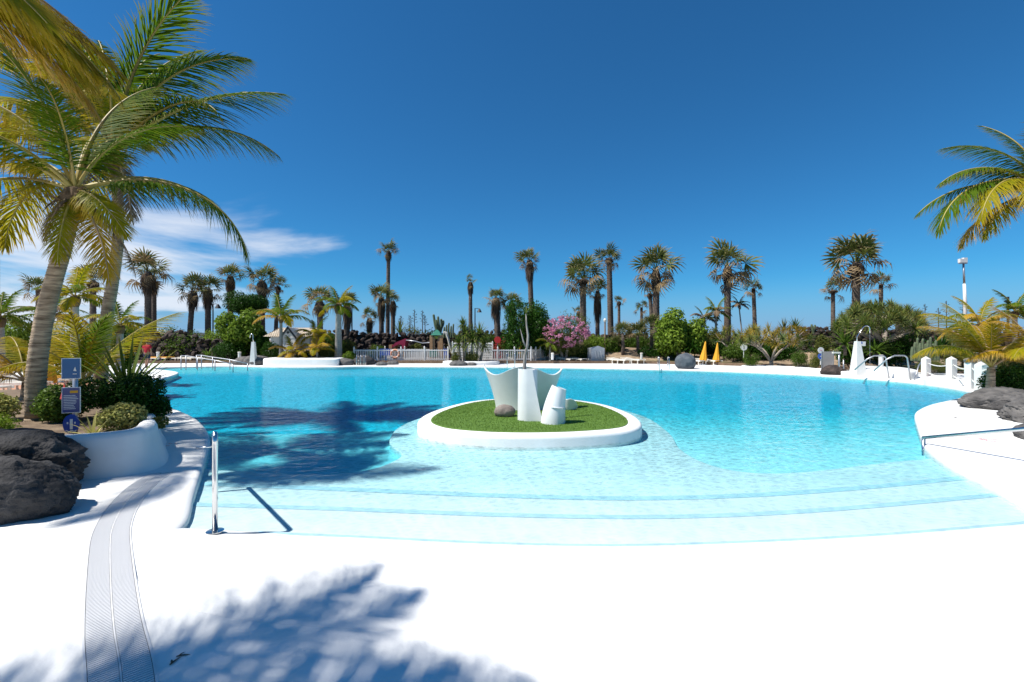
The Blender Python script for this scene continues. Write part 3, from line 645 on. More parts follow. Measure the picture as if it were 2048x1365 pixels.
# ---------------------------------------------------------------- handrails and ladders
def arc(c, r, a0, a1, u, v, n=8):
    c, u, v = Vector(c), Vector(u), Vector(v); return [c+u*r*math.cos(a)+v*r*math.sin(a) for a in np.linspace(a0, a1, n)]
hr = thing('handrail', 'polished steel handrail post standing at the shallow entry steps', 'handrail', (X(430, 4.27), 4.27, .052))
dirv = Vector((X(430, 1), 1, 0)).normalized()           # the rail runs straight away from the viewer, down the steps
tp = Vector((0, 0, .93)); mid = tp+dirv*.10
m = MB(); m.tube([(0, 0, 0), (0, 0, .5), (0, 0, .82)]+arc(dirv*.07+Vector((0, 0, .84)), .07, pi, pi*.58, dirv, (0, 0, 1), 7), .0245, 14); m.obj('post', M_steel, hr, True)
e0 = dirv*.055+Vector((0, 0, .907)); e1 = dirv*1.75+Vector((0, 0, .47))
m = MB(); m.tube([e0, e1], .0235, 14); m.obj('rail', M_steel, hr, True)
m = MB(); m.tube([e1-dirv*.08+Vector((0, 0, .02)), e1-dirv*.08+Vector((0, 0, -.85))], .021, 12); m.obj('post', M_steel, hr, True)
m = MB(); m.lathe([(.075, 0), (.075, .006), (.03, .012), (.025, .012)], 24); m.obj('base_plate', M_steel, hr)
m = MB(); m.tube([dirv*1.0+Vector((-.02, 0, .60)), dirv*1.0+Vector((-.2, -.02, .59))], .010, 8); m.obj('bracket', M_steel, hr, True)
hr = thing('handrail', 'steel handrail reaching from the right picture edge down to the water', 'handrail', (7.1, 7.75, 0))
A = D(1846, 876, 7.75); B = D(2075, 856, 6.3); b0 = Vector((7.1, 7.75, 0))
m = MB(); m.tube([A-b0, B-b0, B-b0+(B-A)*.25], .027, 12); m.obj('rail', M_steel, hr, True)
m = MB(); m.tube([A-b0+Vector((.01, 0, .0)), A-b0+Vector((.012, 0, -.75))], .026, 12); m.obj('post', M_steel, hr, True)
e = B+(B-A)*.25-b0; m = MB(); m.tube([e, Vector((e.x, e.y, DZ))], .026, 12); m.obj('post', M_steel, hr, True)

def ladder(p, rz, label, w=.5, h=.55, r=.022, n=2, m_=None):
    t = thing('pool_ladder', label, 'ladder', p, rz); m_ = m_ or M_steel
    for i in range(n):
        x = -w/2+w*i/(n-1)
        m = MB(); m.tube([(x, .42, -.02), (x, .42, h*.72)]+arc((x, .24, h*.72), .18, 0, pi, (0, 1, 0), (0, 0, h*.28/.18), 9)+[(x, .06, h*.5), (x, .0, -.9)], r, 8); m.obj('rail', m_, t, True)
    for k in range(3):
        m = MB(); m.box((-w/2, -.02, -.3-.25*k), (w/2, .05, -.27-.25*k)); m.obj('tread', m_, t)
    return t
ladder(G(719, 734, 0)+Vector((0, .1, DZ)), 0, 'steel pool ladder left of the picket fence, before a dark boulder', .52, .72, .022, 3)
ladder(G(1022, 737.5, 0)+Vector((0, .1, DZ)), 0, 'steel pool ladder at the far edge behind the column sculpture', .5, .95)
ladder(G(1330, 741.5, 0)+Vector((0, .1, DZ)), -.1, 'steel pool ladder at the far edge left of the round boulder', .58, .75)
ladder(G(276, 787, 0)+Vector((-.2, .1, DZ)), 1.25, 'arched steel pool ladder on the left bank beside the spear-leaved plant', .5, .85, .024)
t = thing('entry_rail', 'wide steel arch rail on the right edge beside the white bench wall', 'handrail', G(1815, 764.5, 0)+Vector((0, 0, DZ)))
d_ = t.location.y
for k, (px0, px1, zz, dy) in enumerate(((1778, 1815, 1.08, 0), (1770, 1806, 1.04, .9))):
    m = MB(); x0, x1 = X(px0, d_)-t.location.x, X(px1, d_)-t.location.x
    m.tube([(x0-.35, dy+.4, zz*.35), (x0, dy+.1, zz*.85), (x0+.25, dy, zz)]+arc((x1-.18, dy, zz-.18), .18, pi/2, 0, (1, 0, 0), (0, 0, 1), 6)+[(x1+.12, dy-.02, 0)], .03, 10); m.obj('rail', M_alu, t, True)
m = MB(); m.tube([(.35, .05, 0), (.85, .4, .62), (1.3, .7, .85)], .028, 8); m.obj('brace', M_alu, t, True)
t = thing('ramp_rail', 'long low steel handrail stepping down a ramp into the far left shallows', 'handrail', (X(415, 28.5), 28.5, 0))
pts = [D(x, y, 28.8-.012*(x-362))-t.location for x, y in ((362, 712), (372, 712), (395, 716), (430, 721), (466, 729))]
for dy in (0, .9):
    m = MB(); m.tube([p+Vector((dy*.4, dy, 0)) for p in pts], .03, 6); m.obj('rail', M_alu, t, True)
for i, p in enumerate(pts):
    for dy in (0, .9):
        m = MB(); q = p+Vector((dy*.4, dy, 0)); m.tube([q, Vector((q.x, q.y, -.5))], .028, 6); m.obj('post', M_alu, t, True)

# ---------------------------------------------------------------- near planter with its plants
pl = thing('curved_planter', 'curved white rendered planter wall behind the black boulders', 'planter', (-6.5, 7, 0))
po = [(-9.5, 5.5), (-7.5, 5.35), (-6.2, 5.55), (-5.4, 5.75), (-4.98, 6.0), (-4.92, 6.35), (-5.25, 6.9), (-5.75, 7.5), (-6.2, 8.1), (-6.9, 8.8), (-7.9, 9.6), (-8.9, 10.6), (-9.6, 11.9), (-10.4, 12.8), (-13, 12.9), (-15, 11), (-14, 7)]
pr = [Vector((x+6.5, y-7)) for x, y in [tuple(p) for p in spline([Vector(p) for p in po], 6)]]
def wall_ring(pts, prof):
    "closed wall: profile (inset, z) swept round an outline"
    n = len(pts); nor = []
    ar = sum(pts[i].x*pts[(i+1) % n].y-pts[(i+1) % n].x*pts[i].y for i in range(n)); sg = 1 if ar > 0 else -1
    for i in range(n):
        t_ = (pts[(i+1) % n]-pts[i-1]).normalized(); nor.append(Vector((-t_.y, t_.x))*sg)
    vs = []; fs = []; K_ = len(prof)
    for d, z in prof: vs += [(pts[i].x+nor[i].x*d, pts[i].y+nor[i].y*d, z(pts[i]) if callable(z) else z) for i in range(n)]
    for r in range(K_-1):
        for i in range(n): fs.append((r*n+i, r*n+(i+1) % n, (r+1)*n+(i+1) % n, (r+1)*n+i))
    return vs, fs
def zt(f_): 
    def z(p): 
        yy = p.y+7; return DZ+(.56-.035*max(0, yy-6.2)+.03*math.sin(yy*2.1))*f_
    return z
vs, fs = wall_ring(pr, [(-.05, DZ-.03), (.0, zt(.12)), (.07, zt(.5)), (.10, zt(.85)), (.13, zt(.96)), (.18, zt(1.0)), (.26, zt(1.0)), (.31, zt(.95)), (.33, zt(.8)), (.33, zt(.1))])
m = MB(); m.add(vs, fs); m.obj('wall', M_white, pl, True)
m = MB(); m.prism([p-(p-Vector((-3, 1.5))).normalized()*.25 for p in pr], DZ, DZ+.42, .02); m.obj('soil', M_soil, pl)

def fan_points(n, r0, r1): return [(R.uniform(-r0, r0), R.uniform(-r1, r1)) for _ in range(n)]
def shrub(name, label, cat, p, lumps, n, size, m_, seed, group=None, stems=5, inner=.55, aspect=.5, m_stem=None, upb=.4):
    t = thing(name, label, cat, p, 0, group)
    leaf_cloud('foliage', m_, lumps, n, size, seed, t, inner, aspect, upb)
    m = MB(); rr = random.Random(seed)
    for c, r in (lumps*3)[:stems]:
        e = Vector(c)+Vector((rr.uniform(-.3, .3)*r[0], rr.uniform(-.3, .3)*r[1], 0)); b0 = Vector((e.x*.15, e.y*.15, -.05))
        m.tube([b0, b0.lerp(e, .5)+Vector((rr.uniform(-.1, .1)*r[0], 0, .1*r[2])), e], [max(.012, .05*r[0]), max(.009, .035*r[0]), .008], 6)
    m.obj('stem', m_stem or M_branch, t, True); return t
def lump(w, dp, h, n, seed, z0=None):
    rr = random.Random(seed); out = []
    for i in range(n):
        a = rr.uniform(0, 2*pi); q = rr.random()**.5*.62; s = rr.uniform(.34, .55)
        zz = h*(.30+.45*rr.random()*(1-q*.5)); out.append(((w/2*q*math.cos(a), dp/2*q*math.sin(a), zz), (w/2*s, dp/2*s, h*rr.uniform(.26, .40))))
    return out
SZ = DZ+.40
shrub('round_shrub', 'dense dark green shrub behind the blue sign post', 'shrub', (-7.0, 8.0, SZ), lump(1.55, 1.5, .85, 9, 3), 9000, .055, M_l_dark, 3)
shrub('round_shrub', 'dark shrub pressed against the right side of the big palm trunk', 'shrub', (-7.45, 7.6, SZ), lump(.9, .8, .7, 6, 6), 4000, .055, M_l_mid, 4)
shrub('variegated_shrub', 'yellow variegated shrub right of the round blue sign', 'shrub', (-5.75, 6.75, SZ), lump(.75, .6, .45, 7, 8), 2600, .06, M_l_var, 5)
shrub('variegated_shrub', 'yellow variegated shrub at the left edge beside the big palm trunk', 'shrub', (-8.7, 7.5, SZ), lump(1.2, .8, .55, 7, 9), 3200, .06, M_l_var, 6)
shrub('fern', 'bright green feathery ground plant below the big palm', 'fern', (-8.05, 6.75, SZ-.05), lump(1.7, .7, .38, 9, 10), 7000, .05, M_fern, 7, upb=.8, aspect=.25)
shrub('low_shrub', 'low dark shrub at the tip of the curved planter', 'shrub', (-6.55, 8.35, SZ-.06), lump(.9, .9, .38, 6, 12), 3000, .05, M_l_dark, 8)
shrub('low_shrub', 'small shrub in the planter corner nearest the pool', 'shrub', (-5.7, 7.15, SZ-.08), lump(.55, .5, .25, 5, 14), 1500, .045, M_l_olive, 9)

def rosette(mb, c, n, length, width, e0, e1, droop, seed, seg=4, tilt=(0, 0)):
    rr = random.Random(seed)
    for i in range(n):
        a = i*2.39996+rr.uniform(-.2, .2); f_ = i/max(1, n-1); e = rad(e1+(e0-e1)*f_+rr.uniform(-6, 6))
        d = Vector((math.cos(a)*math.cos(e)+tilt[0], math.sin(a)*math.cos(e)+tilt[1], math.sin(e)))
        mb.blade(c, d, length*rr.uniform(.75, 1.08), width, (0, 0, 1), droop*rr.uniform(.5, 1.3), seg, rr.random())
t = thing('spear_leaf_plant', 'large spear-leaved plant with long stiff leaves over the left bank', 'plant', (-7.7, 9.1, SZ+.22))
m = MB(); rosette(m, Vector((0, 0, .05)), 46, 1.3, .085, 78, 6, .22, 21, 5); m.obj('leaves', M_l_yuc, t); m = MB(); m.tube([(0, 0, -.4), (.02, 0, -.1), (0, 0, .1)], [.12, .1, .09], 9); m.obj('stem', M_bark2, t, True)
t = thing('striped_plant', 'small yellow striped spiky plant beside the round blue sign', 'plant', (-5.85, 6.35, SZ-.03))
m = MB(); rosette(m, Vector((0, 0, .02)), 20, .40, .045, 80, 20, .5, 22, 4); m.obj('leaves', M_l_var, t)

# sign post
sp = thing('sign_post', 'sign post with three blue boards in the near left planter', 'sign', (X(143, 6.35), 6.35, SZ-.05), rad(24))
bz = SZ-.05; sd = 6.35
m = MB(); m.tube([(0.03, .03, 0), (.03, .03, Z(718, sd)-bz)], .03, 10); m.obj('pole', M_alu, sp, True)
def board(z0, z1, w, m_, name='board', x=0.0):
    b = MB(); b.box((x-w/2-.008, -.012, z0-.008), (x+w/2+.008, .0, z1+.008)); o = b.obj(name, M_paint, sp)
    f2 = MB(); f2.box((x-w/2, -.0155, z0), (x+w/2, -.0125, z1)); f2.obj('face', m_, o); return o
z = lambda y: Z(y, sd)-bz
b1 = board(z(757), z(718), .19, M_signblue)
m = MB(); m.add([(.025, -.018, z(742)), (.06, -.018, z(743)), (.045, -.018, z(734))], [(0, 1, 2)]); m.box((.02, -.0185, z(749)), (.062, -.0165, z(747.6))); m.obj('emblem', M_plastic, b1)
b2 = board(z(825), z(776), .185, M_signviolet)
m = MB()
for i in range(9): m.box((-.078, -.0185, z(792+i*3.3)), (.078-R.uniform(0, .05), -.0165, z(790.6+i*3.3)))
m.obj('lettering', M_greymark, b2); m = MB(); m.box((-.01, -.0185, z(786.5)), (.075, -.0165, z(781.5))); m.obj('heading', M_yellow, b2)
m = MB(); zc_ = (z(829)+z(868))/2; hz = (z(829)-z(868))/2
m.add([(.09*math.cos(a), -.012, zc_+hz*math.sin(a)) for a in np.linspace(0, 2*pi, 32, endpoint=False)]+[(.09*math.cos(a), .0, zc_+hz*math.sin(a)) for a in np.linspace(0, 2*pi, 32, endpoint=False)], [tuple(range(32)), tuple(range(63, 31, -1))]+[(i, (i+1) % 32, 32+(i+1) % 32, 32+i) for i in range(32)]); b3 = m.obj('round_board', mat('sign_round_blue', (.01, .05, .30), None, rough=.3), sp)
m = MB(); m.box((-.012, -.016, zc_-.07), (.018, -.0125, zc_+.07)); m.box((-.045, -.016, zc_+.005), (-.03, -.0125, zc_+.03)); m.box((.035, -.016, zc_+.005), (.05, -.0125, zc_+.03))
m.tube([(-.06+.12*u, -.014, zc_-.095+.008*math.sin(u*14)) for u in np.linspace(0, 1, 12)], .006, 4); m.tube([(-.05+.10*u, -.014, zc_-.115+.008*math.sin(u*14)) for u in np.linspace(0, 1, 12)], .006, 4); m.obj('pictogram', M_paint, b3)
m = MB(); m.add([(-.20, -.022, z(800)), (-.02, -.022, z(800)), (-.11, -.022, z(768)), (-.20, -.018, z(800)), (-.02, -.018, z(800)), (-.11, -.018, z(768))], [(0, 1, 2), (5, 4, 3), (0, 3, 4, 1), (1, 4, 5, 2), (2, 5, 3, 0)])
b4 = m.obj('warning_board', M_red, sp, loc=(-.02, .05, 0), rot=(0, 0, -.7)); m = MB(); m.add([(-.165, -.0235, z(797)), (-.055, -.0235, z(797)), (-.11, -.0235, z(776))], [(0, 1, 2)]); m.obj('face', M_yellow, b4)

# ---------------------------------------------------------------- feather palms
def frond_mb(e0, bend, n=118, ll=.27, lw=.0085, seed=0, hang=.9, pet=.16, ragged=.2, side=.0):
    "one feather leaf of length 1 along +X: stalk rising at e0, bending down by bend; leaflets droop with hang"
    rr = random.Random(seed); m = MB(); st = MB(); K_ = 40; pts = [Vector((0, 0, 0))]; tan = []
    for i in range(K_+1):
        u = i/K_; a = e0-bend*u**1.35; t = Vector((math.cos(a), side*u*u, math.sin(a))).normalized(); tan.append(t)
        if i < K_: pts.append(pts[-1]+t/K_)
    st.tube(pts[::2]+[pts[-1]], [.013*(1-.88*i/20)+.001 for i in range(len(pts[::2]))]+[.001], 6)
    Y = Vector((0, 1, 0))
    for i in range(n):
        for sg in (1, -1):
            u = pet+(1-pet)*(i+.5*(sg > 0)+rr.uniform(-.2, .2))/n; u = min(max(u, pet), .995)
            k = min(int(u*K_), K_-1); f_ = u*K_-k; p = pts[k].lerp(pts[k+1], f_); t = tan[k]
            nn = t.cross(Y*-1).normalized(); v = (u-pet)/(1-pet)
            phi = rad(68-48*v+rr.gauss(0, 7)); lift = .30*(1-v)+.08
            d = t*math.cos(phi)+Y*sg*math.sin(phi)+nn*lift
            l = ll*(.50+.55*math.sin(pi*min(1, v*.80+.16)))*(1-.55*max(0, v-.75)/.25)*rr.uniform(.86, 1.08)
            if rr.random() < ragged: l *= rr.uniform(.3, .8)
            r_ = min(1, max(0, .45+.22*rr.gauss(0, 1)+.25*(v-.5)))
            # blade with real droop
            vs = []; tips = []; q = p.copy(); dd = d.normalized(); sgm = 4; hj = hang*rr.uniform(.7, 1.8); jx = rr.gauss(0, .04)
            for j in range(sgm+1):
                w_ = j/sgm; wv = dd.cross(nn); wv = wv.normalized() if wv.length > 1e-3 else Y
                ww = lw*.5*(1-w_**2.2)*(.6+.4*min(1, w_*5))
                if j < sgm: vs += [q-wv*ww, q+wv*ww]; tips += [w_, w_]
                else: vs.append(q.copy()); tips.append(1.0)
                q = q+dd*(l/sgm); dd = (dd+Vector((jx, 0, -hj*(.10+.32*w_)))).normalized()
            m.add(vs, [(2*j, 2*j+1, 2*j+3, 2*j+2) for j in range(sgm-1)]+[(2*sgm-2, 2*sgm-1, 2*sgm)], r_, tips)
    return m, st
FR = {}
def frond_lib(key, e0, bend, **kw):
    a, b = frond_mb(rad(e0), rad(bend), **kw); FR[key] = (a.mesh('frond', M_fr_green), b.mesh('stalk', M_rach, True))
frond_lib('up', 80, 45, seed=1, hang=.5); frond_lib('up2', 68, 75, seed=2, hang=.8)
frond_lib('mid', 48, 95, seed=3, hang=1.0); frond_lib('mid2', 38, 80, seed=4, hang=1.2)
frond_lib('flat', 20, 70, seed=5, hang=1.4); frond_lib('flat2', 22, 105, seed=6, hang=1.4)
frond_lib('down', -10, 60, seed=7, hang=1.2); frond_lib('hang', -45, 38, seed=8, hang=.8, ragged=.3)
frond_lib('sweep', 34, 42, seed=9, hang=.7); frond_lib('near', 12, 72, seed=12, n=105, hang=.55, lw=.0125, ll=.31); frond_lib('rise', 58, 42, seed=13, n=90, hang=.6)
for k_, (e0_, b_) in {'s_up': (78, 50), 's_mid': (50, 95), 's_flat': (25, 90), 's_low': (5, 70)}.items(): frond_lib(k_, e0_, b_, n=44, lw=.026, seed=len(FR)+20, hang=1.0)
FM = {'g': M_fr_green, 'y': M_fr_yell, 'o': M_fr_gold, 'd': M_fr_dry}
def put_fronds(t, top, fl, m_st=None):
    "fl: (azimuth degrees: 0 = right, 90 = away, shape, length, colour, roll)"
    for az, key, ln, colr, *ro in fl:
        a, b = FR[key]; o = link('frond', a, t, top, (rad(ro[0]) if ro else 0, 0, rad(az)), ln, FM[colr]); s_ = link('stalk', b, o, m=(M_rach2 if colr in 'od' else m_st or M_rach))
def trunk_part(t, pts, rs, m_=None, rings=0, n=14, name='trunk', seed=0):
    pts = spline([Vector(p) for p in pts], 8, False); k = len(pts); rr = random.Random(seed)
    ri = [rs[0]+(rs[1]-rs[0])*(i/(k-1))**.7 for i in range(k)]
    if rings:                                                       # leaf scars: a fine stack of ledges
        P_ = []; Rr = []; Ltot = sum((b-a).length for a, b in zip(pts, pts[1:])); N_ = int(Ltot/rings)
        for i in range(N_+1):
            u = i/N_*(k-1); j = min(int(u), k-2); q = pts[j].lerp(pts[j+1], u-j); r0 = ri[j]+(ri[j+1]-ri[j])*(u-j)
            if i < 6: r0 *= 1+.22*(1-i/6)**2
            dz = (pts[j+1]-pts[j]).normalized(); hh = Ltot/N_
            w_ = rr.uniform(.03, .085); P_ += [q, q+dz*hh*.8]; Rr += [r0*(1+w_), r0*(1-w_*.35)]
        pts, ri = P_, Rr
    m = MB(); m.tube(pts, ri, n); m.obj(name, m_ or M_bark, t, True); return pts[-1]
def crown_base(t, top, r, seed=0, n=26, dry=True):
    "old leaf bases and fibre gathered under the crown"
    rr = random.Random(seed); m = MB()
    m.lathe([(r*.9, -r*3.2), (r*1.35, -r*1.8), (r*1.5, -r*.6), (r*1.0, r*.5), (0, r*1.0)], 12, top)
    for i in range(n):
        a = rr.uniform(0, 2*pi); d = Vector((math.cos(a), math.sin(a), rr.uniform(-.3, .9))); m.blade(Vector(top)+Vector((math.cos(a)*r, math.sin(a)*r, rr.uniform(-2.2, .2)*r)), d, r*rr.uniform(1.6, 4.2), r*.55, (0, 0, 1), rr.uniform(.2, 1.6), 3, rr.random())
    m.obj('leaf_bases', M_fr_dry, t)

# the big leaning palm of the near planter
def dpts(lst, base): return [D(x, y, d)-Vector(base) for x, y, d in lst]
bA = (X(74, 7.6), 7.6, SZ-.05)
t = thing('coconut_palm', 'big leaning coconut palm with ringed grey trunk in the near left planter', 'palm', bA, 0, 'coconut palms')
top = trunk_part(t, [(0, 0, 0)]+dpts([(72, 760, 7.6), (86, 650, 7.6), (108, 560, 7.58), (131, 480, 7.55), (150, 392, 7.5)], bA), (.142, .10), M_bark, .05, 18, seed=2)
crown_base(t, top, .13, 4, 44)
put_fronds(t, top+Vector((0, 0, .05)), [(12, 'flat2', 3.2, 'g', 0), (-62, 'hang', 1.5, 'y'), (-35, 'down', 1.7, 'y', 20), (178, 'flat', 2.6, 'y'), (205, 'mid2', 2.8, 'y'), (150, 'sweep', 2.9, 'y'), (100, 'up2', 2.7, 'g'), (20, 'up2', 2.3, 'g'), (-20, 'hang', 1.8, 'o'),
   (60, 'mid2', 2.5, 'g'), (120, 'up2', 2.6, 'y'), (75, 'up', 2.8, 'g'), (190, 'up2', 2.6, 'y'), (230, 'mid', 2.4, 'g'), (250, 'up', 2.3, 'g'), (160, 'flat2', 2.6, 'y'), (300, 'up2', 2.0, 'g'), (40, 'hang', 1.6, 'd'), (275, 'hang', 1.1, 'd')])
# the second palm behind it
bB = (X(200, 11.4), 11.4, SZ-.1)
t = thing('coconut_palm', 'taller coconut palm just behind the big leaning one', 'palm', bB, 0, 'coconut palms')
top = trunk_part(t, [(0, 0, 0)]+dpts([(204, 720, 11.4), (213, 640, 11.4), (226, 560, 11.4), (236, 480, 11.4), (236, 400, 11.4), (226, 310, 11.4)], bB), (.148, .105), M_bark, .055, 16, seed=3)
crown_base(t, top, .15, 5, 40)
put_fronds(t, top+Vector((0, 0, .05)), [(0, 'sweep', 4.7, 'g', 10), (18, 'mid2', 4.1, 'g'), (-18, 'mid', 3.8, 'g', -15), (50, 'up', 4.0, 'g'), (120, 'up2', 4.0, 'g'), (160, 'up', 4.2, 'g'), (185, 'mid', 4.2, 'y'), (215, 'up2', 4.0, 'y'),
   (-50, 'mid2', 3.2, 'y'), (140, 'flat2', 3.6, 'y'), (285, 'up2', 3.4, 'g'), (-30, 'hang', 2.2, 'd'), (200, 'flat', 3.4, 'y'), (5, 'up2', 4.4, 'g'), (-5, 'up', 4.6, 'g'), (265, 'hang', 2.2, 'd'), (170, 'mid', 4.0, 'y'), (230, 'up', 4.0, 'y'), (195, 'up', 4.4, 'y'), (140, 'up', 4.2, 'g'), (175, 'up2', 4.2, 'y'), (100, 'up', 4.3, 'g')])
# the palm standing left of the viewer; one leaf hangs into the picture, others shade the deck
bC = (-6.6, .45, DZ-.05)
t = thing('coconut_palm', 'coconut palm standing left of the view whose leaf shades the foreground deck', 'palm', bC, 0, 'coconut palms')
top = trunk_part(t, [(0, 0, 0), (.05, -.05, 1.5), (.2, -.05, 3.2), (.4, 0, 4.75)], (.18, .13), M_bark, .05, 14, seed=4)
crown_base(t, top, .14, 6)
put_fronds(t, top+Vector((0, 0, .05)), [(42, 'flat', 3.7, 'g', 10), (36, 'mid2', 3.3, 'g'), (19, 'flat', 3.8, 'g'), (15, 'flat', 4.2, 'g'), (-12, 'mid2', 3.2, 'g'), (-60, 'mid', 2.6, 'g'), (140, 'mid', 2.4, 'g'), (170, 'mid2', 2.6, 'y'), (200, 'mid', 2.6, 'g'), (240, 'mid2', 2.6, 'g'), (280, 'flat', 2.6, 'g'), (180, 'up', 2.4, 'g')])
# another beyond the left edge; its leaves hang into the upper left corner
bE = (-9.2, 4.3, DZ-.05)
t = thing('coconut_palm', 'coconut palm beyond the left edge whose big yellow-green leaves hang into the corner', 'palm', bE, 0, 'coconut palms')
top = trunk_part(t, [(0, 0, 0), (.05, .05, 2), (.3, .3, 4.4), (.75, .6, 6.35)], (.2, .13), M_bark, .04, 14, seed=14)
crown_base(t, top, .14, 16)
put_fronds(t, top+Vector((0, 0, .05)), [(22, 'near', 3.3, 'y', 25), (40, 'near', 3.3, 'y', -10), (3, 'near', 3.2, 'y', 30), (30, 'flat', 3.2, 'o', 20), (12, 'sweep', 3.0, 'y', 15), (52, 'near', 3.4, 'o', 15), (46, 'flat', 3.5, 'y', -15), (33, 'near', 3.6, 'y', 10), (120, 'mid', 2.4, 'g'), (200, 'mid', 2.4, 'g'), (270, 'mid', 2.2, 'g')])
# right-hand palm, trunk beyond the picture edge
bR = (X(2090, 14.0), 14.0, .15)
t = thing('coconut_palm', 'coconut palm at the upper right whose trunk is cut off by the picture edge', 'palm', bR, 0, 'coconut palms')
top = trunk_part(t, [(.3, 0, 0), (.2, 0, 2.5), (.05, 0, 4.8), (0, 0, Z(388, 14)-.15)], (.2, .13), M_bark, .045, 14, seed=5)
crown_base(t, top, .14, 7)
put_fronds(t, top+Vector((0, 0, .05)), [(182, 'flat2', 4.2, 'g'), (170, 'flat', 3.7, 'g'), (196, 'flat2', 3.6, 'y'), (165, 'mid', 3.0, 'g'), (178, 'mid2', 3.4, 'g'), (150, 'up2', 3.2, 'g'), (215, 'flat2', 3.0, 'y'), (188, 'down', 2.8, 'y'), (176, 'down', 3.1, 'o'), (240, 'mid', 3, 'g'), (270, 'up2', 3, 'g'), (300, 'mid', 3, 'g'), (0, 'mid', 3, 'g'), (40, 'up2', 3, 'g'), (90, 'mid', 3, 'y'), (120, 'up', 3, 'g'), (230, 'up', 3, 'g')])

def young(px, py, d, z0, stem, fl, label, group='young feather palms', r=.08):
    p = (X(px, d), d, z0); t = thing('young_palm', label, 'palm', p, 0, group)
    top = trunk_part(t, [(0, 0, -.05), (.02, 0, stem*.6), (.03, 0, stem)], (r, r*.7), M_bark, .05, 10, seed=int(px))
    put_fronds(t, top, fl); return t
young(163, 760, 9.9, SZ-.1, .45, [(12, 'rise', 2.5, 'y'), (100, 'up', 1.9, 'g'), (160, 'up2', 1.9, 'y'), (-60, 'up', 1.8, 'y'), (60, 'up2', 1.9, 'y'), (195, 'mid', 1.8, 'y'), (-20, 'up', 1.7, 'g'), (250, 'up2', 1.5, 'y'), (130, 'mid', 1.9, 'o')], 'young feather palm between the two big coconut trunks')
young(48, 745, 10.2, SZ-.1, .5, [(170, 'mid', 1.7, 'o'), (185, 'sweep', 1.8, 'o'), (200, 'flat', 1.6, 'o'), (150, 'up2', 1.8, 'y'), (215, 'up2', 1.6, 'o'), (90, 'up', 1.6, 'y'), (20, 'up2', 1.3, 'y'), (130, 'mid', 1.8, 'g')], 'young golden-leaved palm at the left edge behind the big trunk')
young(1980, 775, 12.9, .28, .75, [(182, 'up2', 2.7, 'y'), (170, 'mid', 2.2, 'y'), (150, 'up2', 2.1, 'o'), (120, 'up', 2.2, 'y'), (60, 'up2', 2.2, 'o'), (20, 'mid', 2.3, 'o'), (-10, 'mid2', 2.2, 'o'), (-45, 'up2', 2.0, 'y'), (90, 'mid', 2.0, 'y'), (225, 'up', 1.6, 'y')], 'young yellow-leaved palm standing behind the grey boulders at the right', r=.12)
young(2078, 720, 12.6, .28, .8, [(175, 'mid2', 2.0, 'o'), (190, 'up2', 2.2, 'o'), (160, 'sweep', 1.9, 'o'), (205, 'mid', 1.9, 'y'), (140, 'up', 2.0, 'o'), (230, 'up2', 1.6, 'o'), (0, 'mid', 2, 'y'), (60, 'mid', 2, 'y')], 'golden palm whose leaves enter from the right picture edge')
def midpalm(px, d, ytop, w, label, sc_=1.0, colr='gy', base=.2, lean=0.0, low=True, tr=.16, tm=None):
    p = (X(px, d), d, base); h = Z(ytop, d)-base; t = thing('feather_palm', label, 'palm', p, 0, 'feather palms across the pool'); rr = random.Random(int(px*3))
    top = trunk_part(t, [(lean, 0, -.05), (lean*.5, 0, h*.5), (0, 0, h)], (tr, tr*.62), tm or mat_smooth, .10, 10, seed=int(px)); L_ = S(w/2, d)*1.25
    crown_base(t, top, tr*.7, int(px), 12); keys = ['s_up', 's_up', 's_mid', 's_mid', 's_mid', 's_mid', 's_flat', 's_flat', 's_flat']+(['s_low']*3 if low else [])
    put_fronds(t, top, [(i*137.5+rr.uniform(-15, 15), k_, L_*rr.uniform(.85, 1.1), colr[min(len(colr)-1, int(rr.random()*len(colr)))]) for i, k_ in enumerate(keys+['s_mid', 's_flat'])]); return t
mat_smooth = mat('pale_palm_trunk', (.34, .33, .30), (.24, .23, .21), 6, .85, .3, 20, stretch=(1, 1, 4))
midpalm(677, 34.2, 614, 84, 'slender feather palm with pale grey trunk at the fence corner', colr='ggy', tr=.30)
midpalm(562, 33.6, 640, 108, 'feather palm with yellowing lower leaves in front of the white hut', colr='ggyo', tr=.16, low=False)
midpalm(584, 33.2, 708, 70, 'small golden feather palm at the foot of the hut wall', colr='oy', tr=.10)
midpalm(634, 33.0, 702, 72, 'small golden feather palm right of the hut', colr='ooy', tr=.10, low=False)
midpalm(630, 34.5, 674, 70, 'mid-sized green feather palm behind the small golden one', colr='gyy', tr=.12)
midpalm(1100, 35.0, 690, 56, 'small drooping feather palm under the pink oleander', colr='gg', tr=.10)
midpalm(1432, 40, 628, 62, 'thin feather palm left of the tall fan palm trunk', colr='dg', tr=.13)
midpalm(1408, 41, 640, 54, 'pale dry feather palm beside the bright round tree', colr='dg', tr=.13)
midpalm(1478, 42, 612, 40, 'little feather palm on a bent thin trunk right of the tall fan palm', colr='dg', tr=.08, lean=.5)
midpalm(100, 22, 640, 120, 'drooping grey-green feather palm behind the big leaning trunk', colr='gd', tr=.16)
midpalm(150, 16, 600, 120, 'bushy feather palm filling the gap between the two big trunks', colr='gy', tr=.16)
midpalm(240, 20, 655, 110, 'feather palm with hanging leaves right of the second big trunk', colr='gyg', tr=.18)
midpalm(1960, 18, 655, 110, 'feather palm behind the rope fence at the right', colr='gyo', tr=.15)
midpalm(2030, 24, 628, 90, 'far feather palm below the dark cross-shaped pole', colr='g', tr=.15)
midpalm(0, 20, 640, 110, 'dark feather palm cut by the left picture edge', colr='g', tr=.2)

